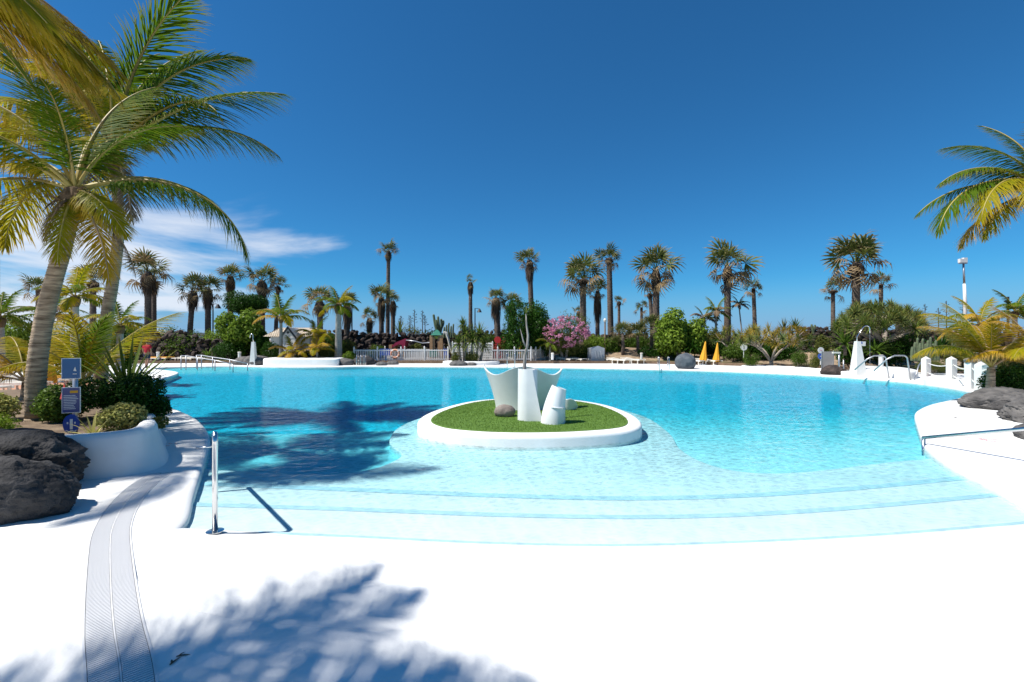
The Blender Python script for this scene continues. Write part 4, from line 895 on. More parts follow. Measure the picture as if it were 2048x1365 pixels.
# ---------------------------------------------------------------- fan palms
def fan_leaf(seed, n=15, spread=220, droop=.35, pet=.48, w_=.075):
    rr = random.Random(seed); m = MB()
    m.tube([(0, 0, 0), (pet*.5, 0, .02), (pet, 0, 0)], [.013, .010, .008], 4)
    for i in range(n):
        a = rad(-spread/2+spread*i/(n-1)); l = (1-pet)*(1-.22*(abs(i/(n-1)-.5)*2)**2)*rr.uniform(.82, 1.06)
        d = Vector((math.cos(a), math.sin(a), .10*math.cos(a*2))); nn = Vector((0, 0, 1)); q = Vector((pet, 0, 0)); wv = d.cross(nn).normalized()
        zf = .025 if i % 2 else -.015; r_ = min(1, max(0, rr.gauss(.5, .24))); wl = w_*rr.uniform(.7, 1.15)
        p1 = q+d*l*.5+Vector((0, 0, zf)); p2 = q+d*l*.82+Vector((0, 0, -droop*.10)); p3 = q+d*l*1.0+Vector((0, 0, -droop*rr.uniform(.2, .5)))
        m.add([q, p1-wv*wl*.5, p1+wv*wl*.5, p2-wv*wl*.26, p2+wv*wl*.26, p3], [(0, 1, 2), (1, 3, 4, 2), (3, 5, 4)], r_, [0, .45, .45, .8, .8, 1])
    return m.mesh('fan_leaf', M_fan)
FANS = [fan_leaf(i, 14, 215, dr_, .48, .066) for i, dr_ in enumerate((.25, .4, .55, .3))]
FANL = [fan_leaf(10+i, 13, 170, .9, .5, .06) for i in range(2)]
def skirt_mesh(seed, n=230):
    rr = random.Random(seed); m = MB()
    for i in range(n):
        a = rr.uniform(0, 2*pi); u = rr.random(); r0 = .35+.65*math.sin(pi*(.25+.65*u)); z0 = -u*.75
        o = Vector((math.cos(a)*r0*.45, math.sin(a)*r0*.45, z0)); d = Vector((math.cos(a)*.55, math.sin(a)*.55, -1+.5*rr.random()))
        m.blade(o, d, rr.uniform(.25, .55), rr.uniform(.06, .16), (math.cos(a), math.sin(a), .3), .8, 3, rr.random())
    m.lathe([(.2, .02), (.34, -.15), (.38, -.5), (.26, -.8), (.12, -.9)], 10, close=False); return m.mesh('dead_skirt', M_fandead)
SK = [skirt_mesh(i) for i in range(3)]
BOOT = None
def fan_palm(px, py, w, skirt, tw, d, label, lean=0.0, n=30, base=.2, dry=.30, seed=None, skw=1.0):
    seed = seed or int(px*7+py); n = int(n*.64); rr = random.Random(seed); z1 = Z(py, d)
    t = thing('fan_palm', label, 'palm', (X(px, d)-lean, d, base), 0, 'fan palms'); h = z1-base; r = S(tw, d)/2
    pts = [(0, 0, -.1), (lean*.35, 0, h*.45), (lean, 0, h)]
    top = trunk_part(t, pts, (r*1.12, r*.86), M_bark2, .22, 10, seed=seed)
    Lf = S(w/2, d)*1.04; nd = int(n*dry)
    for i in range(n):
        f_ = i/(n-1); e = 78-84*f_**.8 if i < n-nd else 4-58*((i-(n-nd))/max(1, nd-1)); e += rr.uniform(-14, 14)
        az = i*137.5+rr.uniform(-18, 18); old = i >= n-nd; me = (FANL if old else FANS)[rr.randrange(2 if old else 4)]
        link('leaf', me, t, (top[0]+rr.uniform(-.1, .1), top[1]+rr.uniform(-.1, .1), top[2]+rr.uniform(-.25, .1)), (rad(rr.uniform(-55, 55)), -rad(e), rad(az)), Lf*rr.uniform(.70, 1.18)*(1 if not old else .9), (M_fanold if old or (f_ > .45 and rr.random() < .28) else M_fan))
    if skirt:
        sl_ = S(skirt, d); wd = max(r*2.6, Lf*.42)*skw; link('dead_skirt', SK[seed % 3], t, (top[0]-lean*.05, top[1], top[2]-.05), (0, 0, rr.uniform(0, 6)), (wd, wd, sl_))
    return t
PALMS = [
 (-8, 472, 70, 0, 11, 42, 'fan palm whose crown just enters at the left picture edge', 0, 26),
 (78, 583, 84, 0, 11, 38, 'fan palm crown just left of the big leaning trunk', 0, 28),
 (186, 566, 80, 16, 11, 40, 'fan palm between the two big coconut trunks', 0, 28),
 (296, 548, 98, 44, 12, 42, 'fan palm with thick dead skirt right of the coconut palms', 0, 34),
 (308, 560, 60, 34, 9, 44, 'slimmer twin trunk hidden behind the thick-skirted fan palm', 0, 20),
 (386, 585, 74, 40, 10, 43, 'left of the twin skirted fan palms beside the street lamp', .4, 30),
 (416, 582, 72, 40, 11, 44, 'right of the twin skirted fan palms beside the street lamp', 0, 30),
 (461, 556, 66, 38, 11, 46, 'fan palm with pointed dead skirt right of the twin palms', 0, 32),
 (524, 565, 82, 36, 12, 45, 'broad fan palm above the dark flat-topped tree', 0, 34),
 (556, 576, 44, 10, 8, 47, 'small fan palm leaning right of the broad one', .3, 20),
 (640, 606, 84, 30, 12, 38, 'shaggy fan palm behind the white hut', 0, 34),
 (694, 610, 60, 52, 12, 41, 'fan palm with long dark skirt behind the slender pale palm', 0, 26),
 (739, 640, 46, 30, 9, 43, 'low fan palm left of the clustered trunks above the fence', 0, 22),
 (763, 598, 62, 50, 10, 44, 'skirted fan palm at the foot of the tallest one', 0, 32),
 (786, 606, 40, 28, 9, 46, 'fan palm half hidden behind the tallest trunk', 0, 20),
 (777, 506, 48, 20, 8, 45, 'tallest thin fan palm left of the picture centre', .1, 26),
 (941, 568, 34, 24, 8, 46, 'lone thin fan palm with a sparse small crown', 0, 14),
 (992, 600, 56, 44, 13, 40, 'left half of the shaggy double-crowned fan palm near the round tree', -.2, 30),
 (1024, 612, 60, 36, 12, 41, 'right half of the shaggy double-crowned fan palm near the round tree', .2, 30),
 (1059, 524, 66, 42, 11, 46, 'fan palm with hanging skirt rising above the round green tree', -.3, 30),
 (1166, 562, 104, 12, 14, 41, 'broad tan fan palm right of the pink oleander', 0, 38),
 (1195, 585, 60, 62, 9, 43, 'fan palm with a heavy dark skirt between two taller ones', 0, 28),
 (1218, 520, 68, 10, 12, 45, 'tall fan palm with open crown above the heavy-skirted one', -.2, 30),
 (1157, 626, 36, 8, 6, 56, 'distant small fan palm left of the tan one', 0, 16),
 (1238, 606, 34, 8, 6, 56, 'distant small fan palm right of the tall open-crowned one', 0, 16),
 (1283, 618, 42, 0, 6, 52, 'distant small fan palm left of the stout one', 0, 18),
 (1312, 543, 108, 46, 14, 42, 'stout fan palm above the bright round tree', 0, 38, .25, .42, .7),
 (1300, 590, 40, 10, 8, 44, 'second stem behind the stout fan palm', -.3, 16),
 (1455, 537, 118, 34, 13, 42, 'large fan palm with drooping tan leaves over the right lawn', 0, 40, .2, .42, .6),
 (1507, 580, 54, 0, 8, 45, 'small neat fan palm right of the large one', -.2, 24),
 (1712, 530, 142, 30, 15, 36, 'widest fan palm at the right above the dragon tree', 0, 42, .2, .42, .8),
 (1666, 584, 66, 6, 8, 42, 'smaller fan palm left of the widest one', 0, 24),
 (1762, 572, 60, 0, 8, 43, 'smaller fan palm right of the widest one', 0, 24)]
for p in PALMS:
    a = dict(zip(('px', 'py', 'w', 'skirt', 'tw', 'd', 'label', 'lean', 'n', 'base', 'dry', 'skw'), p)); fan_palm(**a)

# ---------------------------------------------------------------- lava-stone walls
STONES = [rock_mesh('stone', M_lava3, 1, .7, .8, 30+i*1.7, 2, .42, 1.9, .8) for i in range(8)]
for me_ in STONES: me_.polygons.foreach_set('use_smooth', [False]*len(me_.polygons))
def stone_wall(label, x0, x1, y0, y1, hfun, sz, limit=300, seed=0, group='lava stone walls'):
    rr = random.Random(seed); t = thing('lava_stone_wall', label, 'wall', ((x0+x1)/2, (y0+y1)/2, .15), 0, group); ox, oy = t.location.x, t.location.y
    n = max(2, int((x1-x0)/.8)); vs = []
    for i in range(n+1):
        u = i/n; x = x0+(x1-x0)*u-ox; y = y0+(y1-y0)*u-oy; h = hfun(u)-.15
        for k_ in range(5):
            vs.append((x, y+.5+.25*k_/4*h+.2*noise.noise(Vector((x, k_, seed))), max(-.1, h*.93*k_/4)))
        vs.append((x, y+2.2, h*.9))
    W_ = 6; m = MB(); m.add(vs, [(i*W_+k_, (i+1)*W_+k_, (i+1)*W_+k_+1, i*W_+k_+1) for i in range(n) for k_ in range(5)]); m.obj('core', M_lava3, t)
    cnt = 0; rest = MB(); z = 0; cand = []
    hmax = max(hfun(u/10) for u in range(11)); row = 0; zz = 0.0
    while zz < hmax:
        s = sz*rr.uniform(.8, 1.15); x = x0
        while x < x1:
            w = sz*rr.uniform(.75, 1.7); u = (x+w/2-x0)/(x1-x0)
            if 0 <= u <= 1 and zz < hfun(u)-.15: cand.append((x+w/2-ox, y0+(y1-y0)*u-oy+.45+zz*.22+rr.uniform(-.12, .12), zz-.05, w*.58, s*.62))
            x += w*.93
        zz += s*.78
    rr.shuffle(cand)
    for i, (x, y, z, w, h) in enumerate(cand):
        me = STONES[rr.randrange(8)]
        if i < limit: link('stone', me, t, (x, y, z), (rr.uniform(-.6, .6), rr.uniform(-.5, .5), rr.uniform(0, 6.3)), (w*rr.uniform(.8, 1.2), w*.7, h*rr.uniform(.8, 1.3)))
        else:
            mt = Matrix.Translation((x, y, z)) @ Matrix.Rotation(rr.uniform(-.4, .4), 4, 'Z') @ Matrix.Diagonal((w, w*.7, h, 1))
            rest.add([mt @ v.co for v in me.vertices], [tuple(p.vertices) for p in me.polygons])
    if rest.v: o = rest.obj('small_stones', M_lava3, t, True); o['kind'] = 'stuff'
    return t
stone_wall('dark lava stone bank behind the far left loungers', -32, -20.0, 36.5, 36.5, lambda u: 2.15+.35*math.sin(u*7)+.2*math.sin(u*19), .5, 300, 1)
stone_wall('dark lava stone wall behind the playground fence', -19.5, -.2, 40, 40, lambda u: 2.42+.12*math.sin(u*9), .42, 300, 2)
stone_wall('dark lava stone wall behind the oleander and round trees', -.2, 22, 43, 43, lambda u: 2.2, .5, 160, 3)
stone_wall('dry stone wall at the right beyond the dragon tree branches', 22, 40, 34.2, 35, lambda u: 2.75-.25*u, .33, 300, 4)

# ---------------------------------------------------------------- trees and shrubs across the pool
def tree(name, label, px, ybase, ytop, x0, x1, d, n, size, m_, seed, nl=14, trunks=3, base=.2, inner=.5, aspect=.55, flat=1.0, cat='tree', group=None, fill=.32):
    w = S(x1-x0, d); zt_ = Z(ytop, d)-base; zb = max(.25, Z(ybase, d)-base); rr = random.Random(seed)
    t = thing(name, label, cat, (X(px, d), d, base), 0, group); lumps = []
    for i in range(nl):
        a = rr.uniform(0, 2*pi); q = rr.random()**.5*.70; s = rr.uniform(.24, .40); h = zt_-zb
        zz = zb+h*(.5+(rr.random()-.5)*.75*math.sqrt(max(0, 1-q*q)))
        lumps.append((((X((x0+x1)/2, d)-X(px, d))+w/2*q*math.cos(a), w*.42*q*math.sin(a), zz), (w*.5*s*1.15, w*.45*s*1.15, h*max(fill, s*.62)*flat)))
    leaf_cloud('crown', m_, lumps, n, size, seed, t, inner, aspect)
    m = MB()
    for i in range(trunks):
        c = Vector(lumps[i][0]); b0 = Vector((rr.uniform(-.12, .12), rr.uniform(-.1, .1), -.1)); mid_ = b0.lerp(c, .55)+Vector((0, 0, .15*zt_))
        m.tube([b0, b0.lerp(mid_, .5), mid_, c], [.05*zt_**.8, .04*zt_**.8, .028*zt_**.8, .012], 7)
    for c, r_ in lumps[trunks:]: 
        c = Vector(c); s_ = Vector(lumps[rr.randrange(trunks)][0])*.6; m.tube([s_, s_.lerp(c, .6)+Vector((0, 0, .05)), c], [.02*zt_, .013*zt_, .008], 5)
    m.obj('trunk', M_branch, t, True); return t
tree('round_tree', 'dense dark green round tree left of the pink oleander', 1056, 712, 610, 1000, 1114, 36.5, 16000, .17, M_l_dark, 31, 22)
ol = tree('oleander', 'oleander shrub covered in pink blossom', 1130, 706, 634, 1084, 1178, 35.6, 9000, .16, M_l_olive, 32, 24, cat='shrub', aspect=.3)
w = S(98, 35.6); rr = random.Random(5); lm = [((w/2*.92*math.cos(a)*math.sin(b), -w*.38*abs(math.cos(b*.8)), Z(664, 35.6)-.2+S(29, 35.6)*math.sin(a)*math.sin(b)), (.15, .12, .12)) for a, b in ((rr.uniform(0, 6.28), rr.uniform(.3, 1.5)) for _ in range(150))]
leaf_cloud('blossom', M_pink, lm, 1500, .13, 77, ol, .75, .8, .1)
tree('broadleaf_tree', 'bright green broad-leaved tree over the right lawn', 1362, 704, 626, 1306, 1412, 35.5, 9000, .26, M_l_bright, 33, 18, aspect=.6)
tree('flat_topped_tree', 'dark flat-topped tree left of the white hut', 500, 628, 586, 449, 552, 42, 14000, .17, M_l_dark, 34, 16, aspect=.4)
tree('broadleaf_tree', 'bright leafy tree beside the far shower', 482, 700, 628, 440, 532, 36.5, 10000, .23, M_l_bright, 35, 18, aspect=.6)
tree('broadleaf_tree', 'dark leafy bush right of the far shower, against the hut', 522, 722, 672, 502, 540, 36.0, 6000, .2, M_l_dark, 36, 12, cat='bush')
def bush(label, px, ytop, ybase, w, d, m_, seed, n=2600, size=.14, cat='bush', name='bush', aspect=.45, base=None):
    b = .2 if base is None else base
    return shrub(name, label, cat, (X(px, d), d, b), lump(S(w, d), S(w, d)*.7, Z(ytop, d)-b, 9, seed), n, size, m_, seed, None, 5, .5, aspect)
bush('low green hedge growing on top of the left lava bank', 370, 652, 690, 130, 38.5, M_l_mid, 51, 6000, .16)
bush('green hedge plants right end of the left lava bank', 430, 660, 690, 70, 38.0, M_l_bright, 52, 3500, .16)
bush('dark bush below the far left palms behind the person', 255, 645, 735, 80, 37, M_l_dark, 53, 5000, .16)
bush('leafy bush at the left edge behind the golden palm', 20, 622, 740, 130, 22, M_l_bright, 54, 6000, .13)
bush('dark bush between the two coconut trunks', 140, 640, 740, 130, 19, M_l_mid, 55, 6000, .12)
bush('dark bush right of the second coconut trunk', 246, 655, 735, 46, 24, M_l_dark, 56, 4000, .12)
bush('dark shrub at the foot of the leafy tree by the shower', 462, 680, 730, 70, 35.2, M_l_dark, 57, 3500, .13)
bush('dark shrub in front of the hut wall', 545, 682, 730, 50, 34.6, M_l_dark, 58, 3000, .12)
bush('olive shrub right of the small golden palms', 655, 688, 730, 40, 34.3, M_l_olive, 59, 2500, .11)
bush('green shrub at the left end of the picket fence', 700, 702, 730, 34, 33.8, M_l_bright, 60, 2000, .11)
bush('shrub below the hut right corner', 610, 700, 730, 46, 34.0, M_l_dark, 61, 2500, .11)
bush('clipped round yellow-green shrub on the left of the fence planter', 909, 703, 724, 24, 32.4, M_l_olive, 62, 2400, .07)
bush('clipped round yellow-green shrub on the right of the fence planter', 944, 703, 726, 36, 32.6, M_l_olive, 63, 3200, .07)
bush('clipped round shrub below the round white sign', 1502, 702, 729, 36, 27.6, M_l_mid, 64, 4200, .055)
bush('left of the two clipped shrubs at the white wall', 1598, 700, 730, 38, 26.4, M_l_mid, 65, 4200, .055)
bush('right of the two clipped shrubs at the white wall', 1630, 706, 732, 34, 25.6, M_l_olive, 66, 3800, .055)
bush('dark undergrowth below the oleander', 1150, 684, 722, 70, 36.2, M_l_dark, 67, 3500, .14)
bush('dark undergrowth left of the sandy mound', 1215, 672, 716, 60, 38.0, M_l_mid, 68, 3500, .15)
bush('dark undergrowth right of the bright broad-leaved tree', 1425, 672, 716, 70, 36, M_l_dark, 69, 3500, .14)
bush('grey-green scrub behind the yellow parasols', 1400, 650, 705, 50, 38.5, M_l_olive, 70, 3000, .15)
bush('scrub behind the clipped shrubs', 1560, 668, 715, 90, 32.5, M_l_dark, 71, 4500, .12)
bush('scrub below the right stone wall', 1640, 690, 722, 60, 33.0, M_l_dark, 72, 2500, .13)
bush('dark scrub under the big dragon tree', 1790, 662, 735, 130, 27, M_l_dark, 73, 7000, .12)
bush('dark scrub at the left of the big dragon tree', 1700, 690, 735, 70, 27.5, M_l_dark, 74, 4000, .12)
bush('dark leafy shrub behind the young yellow palm at the right edge', 2030, 728, 790, 130, 13.6, M_l_dark, 75, 7000, .07, aspect=.5)
bush('dry grass mound beside the rope fence', 1870, 716, 745, 70, 23.0, M_l_olive, 76, 4500, .09, aspect=.15)
bush('olive shrub beyond the right rope posts', 2020, 700, 770, 110, 16, M_l_olive, 77, 5000, .08)
bush('dark undergrowth behind the round tree', 1010, 680, 722, 60, 39, M_l_dark, 78, 3000, .15)
bush('red-flowering shrub beside the red round sign', 1002, 672, 700, 40, 38.4, M_redbl, 79, 700, .12)
bush('low scrub on the wall behind the playground', 830, 650, 680, 70, 42, M_l_olive, 80, 3000, .16)
bush('low scrub on the wall left of the playground', 745, 664, 690, 90, 42, M_l_olive, 81, 2500, .16)
bush('scrub left of the green playhouse', 860, 655, 690, 60, 41.5, M_l_dark, 82, 2500, .15)
bush('far scrub behind the rope fence at the right', 1925, 655, 720, 120, 27, M_l_olive, 83, 6000, .12)
bush('low green scrub at the far left behind the terrace', -20, 650, 740, 160, 26, M_l_mid, 84, 6000, .14)

bush('dark scrub filling the bed behind the spreading dragon tree', 1530, 676, 718, 120, 33.5, M_l_dark, 91, 6000, .14)
bush('dark scrub left of the spreading dragon tree', 1470, 690, 722, 60, 32.5, M_l_mid, 92, 3500, .13)
bush('low dark scrub at the foot of the sandy mound', 1300, 690, 716, 70, 36.6, M_l_dark, 93, 3500, .13)
bush('dark scrub behind the young fan palms', 1265, 664, 710, 110, 41, M_l_mid, 94, 6000, .16)
bush('olive scrub along the wall above the louvred screen', 945, 664, 700, 90, 39, M_l_olive, 95, 4000, .15)
bush('scrub on the lava wall right of the hut', 690, 676, 705, 60, 39, M_l_olive, 96, 3000, .15)
bush('bright green shrub left of the garden lamp post', 1190, 668, 712, 60, 37.2, M_l_bright, 101, 3500, .15)
bush('bright shrub between the garden lamp and the young fan palms', 1235, 676, 714, 56, 37.6, M_l_mid, 102, 3500, .14)
bush('tall mid-green bush behind the stout fan palm trunk', 1330, 648, 705, 70, 40.5, M_l_mid, 103, 4500, .16)
bush('olive bush left of the large fan palm trunk', 1432, 655, 712, 56, 39.5, M_l_olive, 104, 3500, .15)
bush('bright bush right of the large fan palm trunk', 1490, 664, 705, 60, 38.0, M_l_bright, 105, 3500, .15)
bush('mid-green bush below the grey-blue agave', 1560, 660, 712, 70, 35.5, M_l_mid, 106, 4500, .14)
bush('green bush at the left end of the right stone wall', 1648, 664, 720, 44, 32.2, M_l_olive, 107, 3000, .13)
bush('bright green bush right of the hut behind the pale palm', 660, 664, 715, 60, 37.0, M_l_mid, 108, 4000, .14)
bush('green bush behind the fence near the crimson playhouse', 752, 688, 722, 40, 38.6, M_l_mid, 109, 2500, .12)
bush('green bush behind the fence below the rope bridge', 838, 686, 722, 40, 38.9, M_l_olive, 110, 2500, .12)
bush('mid-green bush left of the round dark tree', 985, 660, 705, 44, 40, M_l_mid, 111, 3000, .15)
bush('leafy bush at the far left end of the lava bank', 300, 660, 720, 60, 38.6, M_l_mid, 112, 4000, .15)
# rosette plants
def spiky(label, px, yb, d, ln, n, w, m_, seed, e0=85, e1=5, droop=.35, z=None, cat='plant', name='spiky_plant', stem=0.0, group=None):
    b = Z(yb, d) if z is None else z; t = thing(name, label, cat, (X(px, d), d, b-stem), 0, group); m = MB(); rosette(m, Vector((0, 0, stem+.03)), n, ln, w, e0, e1, droop, seed, 4); m.obj('leaves', m_, t)
    if stem: m = MB(); m.tube([(0, 0, -.15), (.02, 0, stem*.5), (0, 0, stem)], [.09, .07, .06], 8); m.obj('stem', M_bark2, t, True)
    return t
spiky('agave with stiff yellow-green leaves on the wall above the crimson playhouse', 800, 668, 41, 1.35, 46, .11, M_l_yuc, 1)
spiky('yellow-green agave on the wall right of the small fan palm', 1590, 660, 33.5, 1.05, 46, .10, M_l_yuc, 2)
spiky('grey-blue agave beside the yellow-green one', 1568, 662, 34, 1.0, 40, .09, M_l_grey, 3)
spiky('cycad with dark arching leaves under the bright broad-leaved tree', 1385, 700, 34.2, 1.35, 50, .13, M_l_dark, 4, 60, 0, .9, cat='cycad', name='cycad')
spiky('big dark cycad left of the right shower', 1690, 690, 25.5, 1.5, 70, .10, M_l_mid, 5, 70, -20, .6, cat='cycad', name='cycad', stem=.45)
spiky('low cycad right of the right shower', 1750, 704, 24.5, 1.35, 60, .11, M_l_mid, 6, 45, -5, .5, cat='cycad', name='cycad')
spiky('agave in the dry grass near the rope fence', 1905, 714, 22, .8, 34, .12, M_l_grey, 7)
spiky('low agave right of the columnar cacti', 1880, 706, 24, 1.2, 40, .16, M_l_dark, 8, 80, 15, .2)
spiky('cycad under the dragon tree left group', 1610, 690, 29.5, 1.1, 46, .12, M_l_dark, 9, 60, -5, .7, cat='cycad', name='cycad')
spiky('small green tuft left of the playhouse', 745, 700, 37, .55, 30, .07, M_l_yuc, 10)
spiky('spiky plant on the bank left of the small golden palm', 600, 716, 33.4, .7, 30, .08, M_l_grey, 11)
spiky('dark cycad at the foot of the left lava bank', 415, 715, 35, .9, 46, .10, M_l_mid, 12, 70, 0, .5, cat='cycad', name='cycad')
spiky('dark aloe beside the left lounger row', 262, 722, 33, 1.0, 40, .14, M_l_grey, 13, 70, 5, .3)
for i, (px, yb, ln, lab) in enumerate(((1245, 668, 1.25, 'young fan palm in the undergrowth left of the sandy mound'), (1275, 672, 1.5, 'young fan palm standing on the sandy mound'), (1302, 655, 1.3, 'young fan palm behind the sandy mound'), (1232, 690, 1.0, 'low yellow-green fan palm tuft at the mound foot'), (1185, 690, 1.1, 'low dark fan palm tuft beside the white box'), (1340, 690, 1.0, 'low fan palm tuft under the bright broad-leaved tree'))):
    d = 36.5+i*.4; b = Z(yb, d); t = thing('young_fan_palm', lab, 'palm', (X(px, d), d, .2), 0, 'young fan palms'); rr = random.Random(i+90)
    m = MB(); m.tube([(0, 0, 0), (.05, 0, (b-.2)*.6), (0, 0, b-.2)], [.16, .13, .1], 8); m.obj('trunk', M_bark2, t, True)
    for k_ in range(20): link('leaf', FANS[k_ % 4], t, (0, 0, b-.2), (rad(rr.uniform(-30, 30)), -rad(80-4.6*k_), rad(k_*137.5)), ln*rr.uniform(.8, 1.1), M_fan if k_ < 17 else M_fanold)

# planter with dracaenas in front of the fence
t = thing('dracaena_clump', 'clump of spiky dracaenas in the white planter before the fence', 'plant', (X(936, 32.9), 32.9, .15))
for i, (px, yt, ln) in enumerate(((918, 688, .95), (945, 682, 1.15), (958, 672, 1.0), (930, 668, .95), (968, 690, .9), (925, 650, .6))):
    x = X(px, 32.9)-t.location.x; zt_ = Z(yt, 32.9)-.15; m = MB(); m.tube([(x*.7, i*.08-.2, -.1), (x*.9, i*.08-.2, zt_*.6), (x, i*.08-.2, zt_)], [.11, .08, .07], 7); m.obj('stem', M_branch, t, True)
    m = MB(); rosette(m, Vector((x, i*.08-.2, zt_)), 80, ln*1.25, .10, 80, -35, .8, 40+i); m.obj('leaf_rosette', M_l_yuc, t)
slab('fence_planter', [(X(898, 32), 31.7), (X(985, 32), 31.7), (X(990, 33), 33.6), (X(895, 33), 33.6)], -.1, .32, M_white, .06, 4, True, None); tag(bpy.data.objects['fence_planter'], 'low white planter holding the dracaenas before the picket fence', 'planter')

# dragon trees: branching limbs, each ending in a rosette
ROS = []
for i in range(4):
    m = MB(); rosette(m, Vector((0, 0, 0)), 54, 1.0, .085, 88, -40, .55, 60+i, 3); ROS.append(m.mesh('leaf_rosette', M_l_drag))
def dragon(label, px, d, base, heads, ln, m_list, seed, r0=.16, fork=.45, crotch=.3):
    rr = random.Random(seed); t = thing('dragon_tree', label, 'dragon tree', (X(px, d), d, base)); m = MB()
    es = [D(hx, hy, d+hd)-t.location for hx, hy, hd in heads]; hm = max(e.z for e in es); cz = hm*crotch
    m.tube([(0, 0, -.2), (.03, 0, cz*.5), (0, 0, cz)], [r0*1.5, r0*1.2, r0*1.15], 9)
    limbs = []
    for k_ in range(7):
        a = k_/7*2*pi+rr.uniform(-.3, .3); w = max(abs(e.x) for e in es)*.42; limbs.append(Vector((w*math.cos(a), w*.55*math.sin(a), hm*rr.uniform(.50, .62)))); m.tube([(0, 0, cz*.9), Vector((limbs[-1].x*.5, limbs[-1].y*.5, cz+(limbs[-1].z-cz)*.62)), limbs[-1]], [r0*.8, r0*.62, r0*.5], 7)
    for i, e in enumerate(es):
        b0 = min(limbs, key=lambda q_: (q_-e).length); mid_ = b0.lerp(e, .5)+Vector((rr.uniform(-.1, .1), rr.uniform(-.1, .1), rr.uniform(-.05, .1)))
        m.tube([b0, mid_, e], [r0*.42, r0*.3, r0*.24], 6)
        link('leaf_rosette', ROS[i % 4], t, e, (rad(rr.uniform(-35, 35)), rad(rr.uniform(-35, 35)), rr.uniform(0, 6)), ln*rr.uniform(.75, 1.25), m_list[rr.randrange(len(m_list))])
    m.obj('branches', M_branch, t, True); return t
rr = random.Random(8)
dragon('spreading dragon tree with bare grey limbs and yellow tufts behind the clipped shrubs', 1542, 29.0, .2, [(1486+i*4.6+rr.uniform(-5, 5), 668+rr.uniform(-9, 12)+(8 if i in (0, 1, 29, 28) else 0), rr.uniform(-1.8, 1.8)) for i in range(30)]+[(1500+i*13, 684+rr.uniform(-6, 6), rr.uniform(-1.6, -.6)) for i in range(9)], .50, [M_l_drag, M_l_dragY, M_l_dragY], 3, .10, .35, .12)
dragon('smaller dragon tree with dry yellow tufts behind the parasols', 1465, 33.5, .2, [(1425+i*5.5+rr.uniform(-5, 5), 670+rr.uniform(-12, 16), rr.uniform(-1, 1)) for i in range(16)], .55, [M_l_drag, M_l_dragY, M_l_olive], 4, .05, .5, .2)
hd = []
for i in range(130):
    a = rr.uniform(0, 2*pi); q = rr.random()**.5; hd.append((1762+94*q*math.cos(a), 655-52*math.sqrt(max(0, 1-q*q))*rr.uniform(.75, 1)+10*q, 3.2*q*math.sin(a)))
dragon('huge domed dragon tree with dense green tufts at the right', 1768, 27.5, .2, hd, .55, [M_l_drag, M_l_yuc, M_l_drag], 5, .20, .4, .3)

# cacti
def cactus(label, px, d, base, arms, r, cat='cactus'):
    t = thing('column_cactus', label, cat, (X(px, d), d, base), 0, 'column cacti')
    for pts in arms:
        P_ = spline([D(x, y, d+dd)-t.location for x, y, dd in pts], 5, False); k_ = len(P_); m = MB()
        m.tube(P_, [r*(.8+.2*math.sin(pi*min(1, i/(k_-1)+.2))) if i < k_-1 else r*.35 for i in range(k_)], 9); o = m.obj('arm', M_cact, t); 
cactus('branched column cactus rising above the green playhouse roof', 874, 40.5, 1.9, [((878, 668, 0), (872, 655, 0), (869, 642, 0), (867, 629, 0)), ((878, 668, 0), (877, 650, 0), (876, 633, .1)), ((880, 668, 0), (883, 650, 0), (882, 638, -.1)), ((878, 662, 0), (874, 650, -.3), (872, 640, -.3)), ((880, 662, 0), (886, 648, .3), (886, 641, .3))], .13)
cactus('group of slim column cacti above the fence screen', 893, 39.5, 1.9, [((888+i*4.5, 676, 0), (888+i*4.5, 664-(i % 3)*3, 0), (889+i*4.5, 654-(i*7 % 5)*2, 0)) for i in range(5)], .09)
cactus('clump of ribbed column cacti left of the rope fence', 1848, 23.5, .2, [((1824+i*5.2, 722, (i % 3)*.3), (1824+i*5.2, 705-(i % 4)*3, (i % 3)*.3), (1825+i*5.2, 688-(i*7 % 5)*4+abs(i-5)*1.2, (i % 3)*.3)) for i in range(11)], .075)
cactus('tiny forked cactus on the right stone wall', 1627, 34.5, 2.4, [((1627, 668, 0), (1624, 655, 0), (1623, 649, 0)), ((1627, 662, 0), (1629, 655, 0), (1630, 650, 0)), ((1627, 662, 0), (1627, 653, 0))], .09)
# agave flower stalks against the sky
def stalk(px, yt, yb, d, label, spread=5.5):
    b = Z(yb, d); t = thing('agave_stalk', label, 'flower stalk', (X(px, d), d, b), 0, 'agave flower stalks'); h = Z(yt, d)-b; rr = random.Random(int(px))
    m = MB(); m.tube([(0, 0, -.3), (0, 0, h)], [S(1.2, d), S(.5, d)], 6); m.obj('stem', M_dark2, t)
    m = MB(); k_ = 13
    for i in range(k_):
        z = h*(.50+.47*i/k_); a = i*2.4; l = S(spread, d)*(1-.55*i/k_)*rr.uniform(.7, 1.1); e = Vector((math.cos(a)*l, math.sin(a)*l, z+l*.25)); m.tube([(0, 0, z), e], S(.35, d), 4)
        for q in range(7): 
            p = e+Vector((rr.uniform(-.3, .3)*l, rr.uniform(-.3, .3)*l, rr.uniform(-.1, .25)*l)); m.blade(p, (rr.uniform(-1, 1), rr.uniform(-1, 1), .4), S(2.2, d), S(1.6, d), (0, 0, 1), .3, 2, rr.random())
    m.obj('flower_head', M_dark2, t)
M_dark2 = mat('dried_stalk', (.055, .05, .045), (.11, .10, .08), 5, .9)
